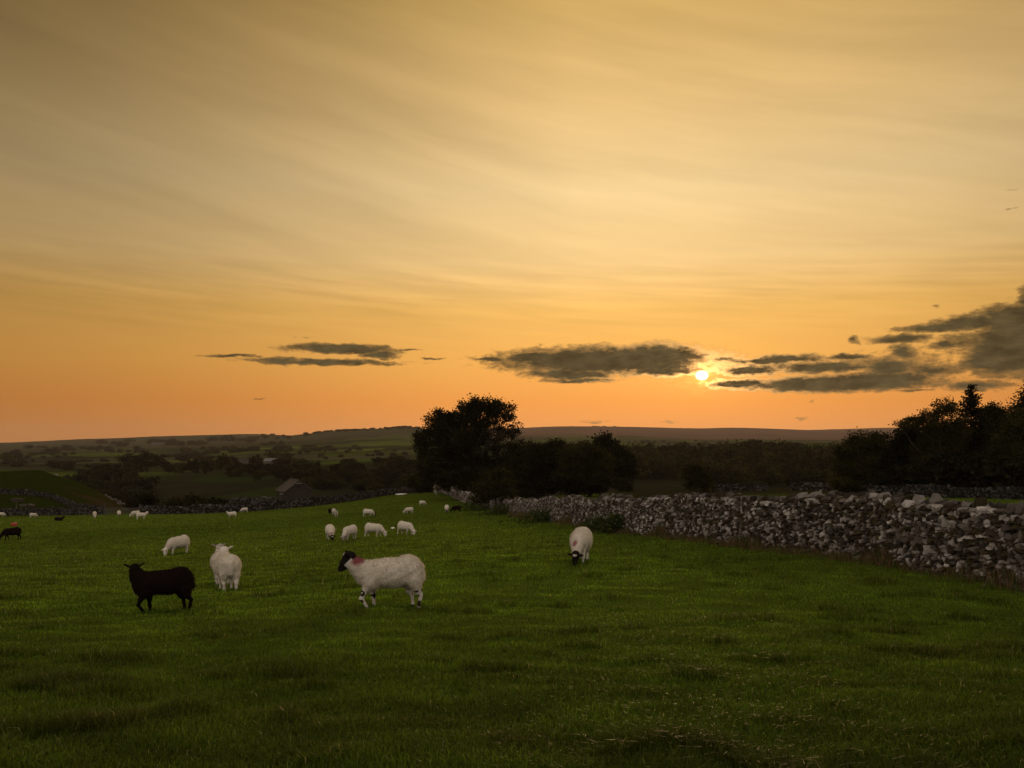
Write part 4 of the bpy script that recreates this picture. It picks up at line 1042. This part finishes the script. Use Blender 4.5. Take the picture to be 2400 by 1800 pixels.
def nettles(px, Y, w, h, seed, label):
    rng = np.random.default_rng(seed); x = X(px, Y); z = h1(x, Y); n = 900
    P = np.stack([rng.normal(0, w * .35, n), rng.normal(0, w * .25, n), rng.random(n) ** 1.2 * h], -1)
    P[:, 2] *= np.clip(1.2 - np.abs(P[:, 0]) / w, .3, 1)
    V, Q, C = leaf_quads(P, .05 + .0006 * Y, rng, np.array([(.035, .05, .012)]) * rng.uniform(.5, 1.5, (n, 1)))
    r = empty('weed_clump', (x, Y, z)); obj('leaves', mesh_np('weeds', V, Q, M_LEAF, C), r)
    mb = MB()
    for i in range(14):
        a = rng.normal(0, w * .3); b = rng.normal(0, w * .2); mb.tube([(a * .04, b * .04, -.05), (a * .6, b * .6, h * .5), (a * 1.2, b * 1.1, h * rng.uniform(.7, 1))], [.012, .01, .005], 4, (.06, .07, .02))
    obj('stems', mb.mesh('stems', M_LEAF), r); tag(r, label, 'weeds')
nettles(1448, 33.5, 1.3, .75, 1, 'dark clump of nettles against the main wall below the domed tree')
nettles(1420, 36.5, 1.5, .55, 2, 'lower clump of weeds left of the dark nettles by the wall')
nettles(1275, 50, 2.4, .7, 3, 'weeds at the wall foot between the hawthorn and the nettles')
nettles(1185, 76, 3.0, .9, 4, 'weedy patch around the foot of the hawthorn')
nettles(1120, 96, 3.5, 1.0, 5, 'weedy strip along the wall left of the hawthorn')

# ------------------------------------------------------------------ haze
def haze():
    s = 7500; m, nt, out = nodemat('haze'); v = nt.nodes.new('ShaderNodeVolumePrincipled')
    v.inputs['Color'].default_value = (.95, .86, .78, 1); v.inputs['Density'].default_value = HAZE; v.inputs['Anisotropy'].default_value = .3
    nt.links.new(v.outputs[0], out.inputs['Volume'])
    mb = MB(); mb.box((-s, -s, ZMIN), (s, s, ZMAX)); me = mb.mesh('haze', m)
    tag(obj('haze', me), 'thin warm evening haze filling the valley', 'haze', kind='stuff')
gz = [v for v in TAB.ravel()]
ZMIN = float(TAB.min()) + CAMH - 4; ZMAX = float(TAB.max()) + CAMH + 25
HAZE = 3.2e-5
haze()
print('Z', ZMIN, ZMAX)

# ------------------------------------------------------------------ sky
SUN_A = math.atan((1645 - PXC) / F); SUN_E = math.atan((HY - 880) / F * math.cos(SUN_A))
def deg_of(px, py):
    a = math.atan((px - PXC) / F); e = math.atan((HY - py) / F * math.cos(a)); return math.degrees(a), math.degrees(e)
def build_world():
    w = bpy.data.worlds.new('World'); SC.world = w; w.use_nodes = True; nt = w.node_tree; nt.nodes.clear(); L = nt.links.new
    out = nt.nodes.new('ShaderNodeOutputWorld'); bg = nt.nodes.new('ShaderNodeBackground'); L(bg.outputs[0], out.inputs[0])
    tc = nt.nodes.new('ShaderNodeTexCoord'); sep = nt.nodes.new('ShaderNodeSeparateXYZ'); L(tc.outputs['Generated'], sep.inputs[0])
    x, y, z = sep.outputs
    M = lambda op, a, b=None, c=None, clamp=False: mathn(nt, op, a, b, c, clamp)
    az = M('MULTIPLY', M('ARCTAN2', x, y), 180 / math.pi); el = M('MULTIPLY', M('ARCSINE', z), 180 / math.pi)
    def comb(a, b, c=0.0):
        n = nt.nodes.new('ShaderNodeCombineXYZ')
        for i, v in enumerate((a, b, c)):
            if isinstance(v, (int, float)): n.inputs[i].default_value = v
            else: L(v, n.inputs[i])
        return n.outputs[0]
    def noise(vec, scale, det=4, rough=.55, col=False, dist=0):
        n = nt.nodes.new('ShaderNodeTexNoise'); n.inputs['Scale'].default_value = scale; n.inputs['Detail'].default_value = det; n.inputs['Roughness'].default_value = rough; n.inputs['Distortion'].default_value = dist
        L(vec, n.inputs['Vector']); return n.outputs['Color' if col else 'Fac']
    def mixc(f, a, b, mode='MIX'):
        n = nt.nodes.new('ShaderNodeMix'); n.data_type = 'RGBA'; n.blend_type = mode
        for i, v in ((0, f), (6, a), (7, b)):
            if isinstance(v, (int, float)): n.inputs[i].default_value = v
            elif isinstance(v, tuple): n.inputs[i].default_value = v + (1,)
            else: L(v, n.inputs[i])
        return n.outputs[2]
    def ramp(f, stops, interp='EASE'):
        n = nt.nodes.new('ShaderNodeValToRGB'); cr = n.color_ramp; cr.interpolation = interp
        while len(cr.elements) < len(stops): cr.elements.new(.5)
        for e, (p, c) in zip(cr.elements, stops): e.position = p; e.color = tuple(c) + (1,)
        L(f, n.inputs[0]); return n.outputs[0]
    def scale(c, f):
        n = nt.nodes.new('ShaderNodeVectorMath'); n.operation = 'SCALE'; L(c, n.inputs[0])
        if isinstance(f, (int, float)): n.inputs['Scale'].default_value = f
        else: L(f, n.inputs['Scale'])
        return n.outputs[0]
    def gauss(v, c, wd):   # exp(-((v-c)/w)^2)
        d = M('DIVIDE', M('SUBTRACT', v, c), wd); return M('EXPONENT', M('MULTIPLY', M('MULTIPLY', d, d), -1))
    def srgb(r, g, b): return tuple(((c / 255 + .055) / 1.055) ** 2.4 if c > 10 else c / 255 / 12.92 for c in (r, g, b))
    P = comb(az, el)
    # evening gradient: colour by height above the horizon (0..45 deg)
    t = M('DIVIDE', el, 45, clamp=True)
    grad = ramp(t, [(0, srgb(247, 160, 88)), (.055, srgb(252, 163, 76)), (.11, srgb(255, 182, 88)), (.19, srgb(250, 192, 102)), (.26, srgb(250, 207, 138)), (.36, srgb(243, 208, 148)), (.48, srgb(231, 191, 126)), (.62, srgb(208, 168, 96)), (.8, srgb(166, 136, 80)), (1, srgb(140, 120, 84))], 'LINEAR')
    # brightest towards the sun's side
    h1_ = gauss(az, 8, 27); top = M('DIVIDE', el, 26, clamp=True)
    wid = M('MULTIPLY_ADD', h1_, .60, .42)
    # darkening upper left corner
    ul = M('MULTIPLY', M('MULTIPLY', M('DIVIDE', M('SUBTRACT', 4, az), 34, clamp=True), M('DIVIDE', M('SUBTRACT', el, 6), 22, clamp=True)), .56)
    br = M('MULTIPLY', wid, M('SUBTRACT', 1, ul))
    sky = scale(grad, br)
    # opposite side: unseen sky, set warm and bright to fill camera-facing sides
    back = M('DIVIDE', M('SUBTRACT', M('ABSOLUTE', M('SUBTRACT', az, 9)), 55), 50, clamp=True)
    sky = mixc(back, sky, BACKC)
    zen = M('DIVIDE', M('SUBTRACT', el, 40), 35, clamp=True)
    sky = mixc(zen, sky, ZENC)
    # cirrus streaks fanning from upper left to lower right
    warp = noise(comb(M('MULTIPLY', az, .05), M('MULTIPLY', el, .09)), 1.0, 2)
    e2 = M('ADD', M('ADD', el, M('MULTIPLY', az, .22)), M('MULTIPLY', warp, 2.5))
    st = noise(comb(M('MULTIPLY', az, .045), M('MULTIPLY', e2, .42)), 1.0, 5, .55)
    st2 = noise(comb(M('MULTIPLY', az, .10), M('MULTIPLY', M('ADD', el, M('MULTIPLY', az, .07)), 1.5)), 1.0, 4, .5)
    hi = M('DIVIDE', M('SUBTRACT', el, 5), 9, clamp=True)
    mod = M('ADD', 1, M('MULTIPLY', M('MULTIPLY', M('SUBTRACT', st, .5), .46), hi))
    band = gauss(el, 9.5, 2.3)
    mod = M('ADD', mod, M('MULTIPLY', M('MULTIPLY', M('SUBTRACT', st2, .5), .55), band))
    sky = scale(sky, mod)
    # glow round the sun
    sa, se = math.degrees(SUN_A), math.degrees(SUN_E)
    dx = M('SUBTRACT', az, sa); dy = M('SUBTRACT', el, se)
    r = M('SQRT', M('ADD', M('MULTIPLY', dx, dx), M('MULTIPLY', dy, dy)))
    rw = M('SQRT', M('ADD', M('MULTIPLY', M('MULTIPLY', dx, dx), .22), M('MULTIPLY', dy, dy)))
    g1 = M('EXPONENT', M('MULTIPLY', rw, -.75)); g2 = M('EXPONENT', M('MULTIPLY', r, -3.0))
    sky = mixc(1.0, sky, scale(comb(.34, .13, .015), g1), 'ADD')
    # ---- dark cloud banks
    dist = noise(comb(M('MULTIPLY', az, .55), M('MULTIPLY', el, 1.3)), 1.0, 6, .62, True)
    ds = nt.nodes.new('ShaderNodeVectorMath'); ds.operation = 'SUBTRACT'; L(dist, ds.inputs[0]); ds.inputs[1].default_value = (.5, .5, .5)
    dm = nt.nodes.new('ShaderNodeVectorMath'); dm.operation = 'MULTIPLY_ADD'; L(ds.outputs[0], dm.inputs[0]); dm.inputs[1].default_value = (1.7, .75, 0); L(P, dm.inputs[2])
    PD = dm.outputs[0]
    B = [(800,818,128,11,1),(885,832,48,10,.9),(545,834,72,4.5,.8),(760,849,185,7,.9),(660,845,60,8,.8),(1015,842,26,4,.7),(950,818,45,4,.6),(605,935,22,3,.5),(720,792,45,4,.35),
         (1425,845,250,32,1.15),(1530,838,125,30,1.15),(1262,840,95,15,1),(1152,843,50,5,.9),(1340,877,112,13,1),(1360,892,95,6,.8),(1560,868,105,14,1),
         (1815,843,125,10,1),(1995,836,60,8,.95),(1760,869,66,11,1.1),(1700,842,40,8,.7),(1930,862,110,14,1.05),(2080,862,70,20,1.05),(2180,868,100,20,.72),(1950,900,255,18,1.1),(1730,897,72,11,1.1),(2060,892,140,20,1.1),(2290,905,95,14,.8),(2140,915,60,5,.6),
         (2110,793,75,12,.9),(2115,826,34,24,.85),(2222,808,52,13,.75),(2000,798,15,11,.7),(2200,767,105,11,.95),(2295,755,110,17,1),(2375,740,92,30,1),(2410,700,28,36,.8),(2350,832,96,48,1.15),(2405,800,128,78,1.15),(2300,852,60,18,1),(2470,760,90,70,1.1),
         (1800,858,230,22,.60),(2060,855,200,32,.60),(2280,800,120,40,.6),(1560,858,60,22,1),(1905,941,10,3,.6),(1885,981,22,3,.5),(1385,990,48,6,.42),(1570,988,50,5,.35),(2190,717,14,5,.4),(2360,443,40,3,.35),(2370,490,40,3,.35)]
    fld = None
    for (px, py, rx, ry, wt) in B:
        a0, e0 = deg_of(px, py); ax, _ = deg_of(px + rx, py); _, ey = deg_of(px, py - ry)
        s = nt.nodes.new('ShaderNodeVectorMath'); s.operation = 'SUBTRACT'; L(PD, s.inputs[0]); s.inputs[1].default_value = (a0, e0, 0)
        m_ = nt.nodes.new('ShaderNodeVectorMath'); m_.operation = 'MULTIPLY'; L(s.outputs[0], m_.inputs[0]); m_.inputs[1].default_value = (1 / (ax - a0), 1 / (ey - e0), 1)
        ln = nt.nodes.new('ShaderNodeVectorMath'); ln.operation = 'LENGTH'; L(m_.outputs[0], ln.inputs[0])
        v = M('MULTIPLY_ADD', ln.outputs['Value'], -.8 * wt, 1.35 * wt)     # 1.35 at the heart, 0 well outside
        fld = v if fld is None else M('MAXIMUM', fld, v)
    cn = noise(comb(M('MULTIPLY', az, 1.5), M('MULTIPLY', el, 3.2)), 1.0, 8, .68)
    dens = M('ADD', fld, M('MULTIPLY', M('SUBTRACT', cn, .5), 1.0))
    cov = nt.nodes.new('ShaderNodeMapRange'); cov.interpolation_type = 'SMOOTHSTEP'; L(dens, cov.inputs[0]); cov.inputs[1].default_value = .26; cov.inputs[2].default_value = .60; cov = cov.outputs[0]
    body = nt.nodes.new('ShaderNodeMapRange'); body.interpolation_type = 'SMOOTHSTEP'; L(dens, body.inputs[0]); body.inputs[1].default_value = .35; body.inputs[2].default_value = .95; body = body.outputs[0]
    shade = noise(comb(M('MULTIPLY', az, .7), M('MULTIPLY', el, 1.6), 3.3), 1.0, 5, .6)
    ccol = mixc(M('MULTIPLY', M('SUBTRACT', shade, .35), 2.2, clamp=True), srgb(70, 57, 34), srgb(108, 91, 58))
    thin = mixc(.5, scale(sky, .62), srgb(140, 108, 62))
    ccol = mixc(body, thin, ccol)
    # sunlit rims close to the sun
    rim = M('MULTIPLY', M('MULTIPLY', M('MULTIPLY', cov, M('SUBTRACT', 1, body)), 1.7), M('EXPONENT', M('MULTIPLY', rw, -.75)))
    ccol = mixc(1.0, ccol, scale(comb(2.2, 1.15, .38), rim), 'ADD')
    sky = mixc(cov, sky, ccol)
    # bright torn fringe round the sun
    fr = noise(comb(M('MULTIPLY', az, 1.8), M('MULTIPLY', el, 5.5)), 1.0, 5, .6)
    frm = M('MULTIPLY', M('MULTIPLY', M('SUBTRACT', fr, .48), 6, clamp=True), M('EXPONENT', M('MULTIPLY', rw, -1.7)))
    sky = mixc(1.0, sky, scale(comb(.62, .32, .10), frm), 'ADD')
    sky = mixc(1.0, sky, scale(comb(1.6, .52, .08), g2), 'ADD')
    disc = nt.nodes.new('ShaderNodeMapRange'); disc.interpolation_type = 'SMOOTHSTEP'
    r2 = M('SQRT', M('ADD', M('MULTIPLY', M('MULTIPLY', dx, dx), .7), M('MULTIPLY', M('MULTIPLY', dy, dy), 1.3)))
    L(r2, disc.inputs[0]); disc.inputs[1].default_value = .37; disc.inputs[2].default_value = .25
    sky = mixc(disc.outputs[0], sky, (6.0, 5.2, 4.0))
    # physical sky adds its share, mostly behind and overhead
    ns = nt.nodes.new('ShaderNodeTexSky'); ns.sky_type = 'NISHITA'; ns.sun_disc = False; ns.sun_elevation = SUN_E; ns.sun_rotation = SUN_A; ns.dust_density = 3; ns.air_density = 1.2
    kk = M('MULTIPLY_ADD', back, .02, .0)
    sky = mixc(1.0, sky, scale(ns.outputs[0], kk), 'ADD')
    # below the horizon: dim earth light
    sky = mixc(M('MULTIPLY', M('ADD', el, .5), -2, clamp=True), sky, (.05, .045, .03))
    L(sky, bg.inputs['Color']); bg.inputs['Strength'].default_value = 1.0
    w.cycles.sampling_method = 'MANUAL'; w.cycles.sample_map_resolution = 1024
BACKC = (.80, .67, .56); ZENC = (.52, .46, .38)
build_world()
sl = bpy.data.lights.new('sun', 'SUN'); sl.energy = 1.1; sl.angle = math.radians(4); sl.color = (1, .62, .30)
so = bpy.data.objects.new('sun', sl); COL.objects.link(so)
sd = Vector((math.sin(SUN_A) * math.cos(SUN_E), math.cos(SUN_A) * math.cos(SUN_E), math.sin(SUN_E)))
so.rotation_euler = sd.to_track_quat('Z', 'Y').to_euler(); so.location = (0, 0, 60)

# ------------------------------------------------------------------ camera
cam = bpy.data.cameras.new('camera'); co = bpy.data.objects.new('camera', cam); COL.objects.link(co); SC.camera = co
cam.sensor_width = 36; cam.lens = 36 * F / 2400; cam.shift_y = (HY - 900) / 2400; cam.clip_start = .1; cam.clip_end = 20000
co.location = (0, 0, CAMH); co.rotation_euler = (math.radians(90), 0, 0)
SC.view_settings.view_transform = 'Standard'; SC.view_settings.look = 'None'; SC.view_settings.exposure = 0; SC.view_settings.gamma = 1
SC.cycles.use_denoising = True
try: SC.cycles.denoiser = 'OPENIMAGEDENOISE'
except Exception: pass
SC.cycles.max_bounces = 5; SC.cycles.diffuse_bounces = 3; SC.cycles.transmission_bounces = 4; SC.cycles.volume_bounces = 0
SC.cycles.sample_clamp_indirect = 6
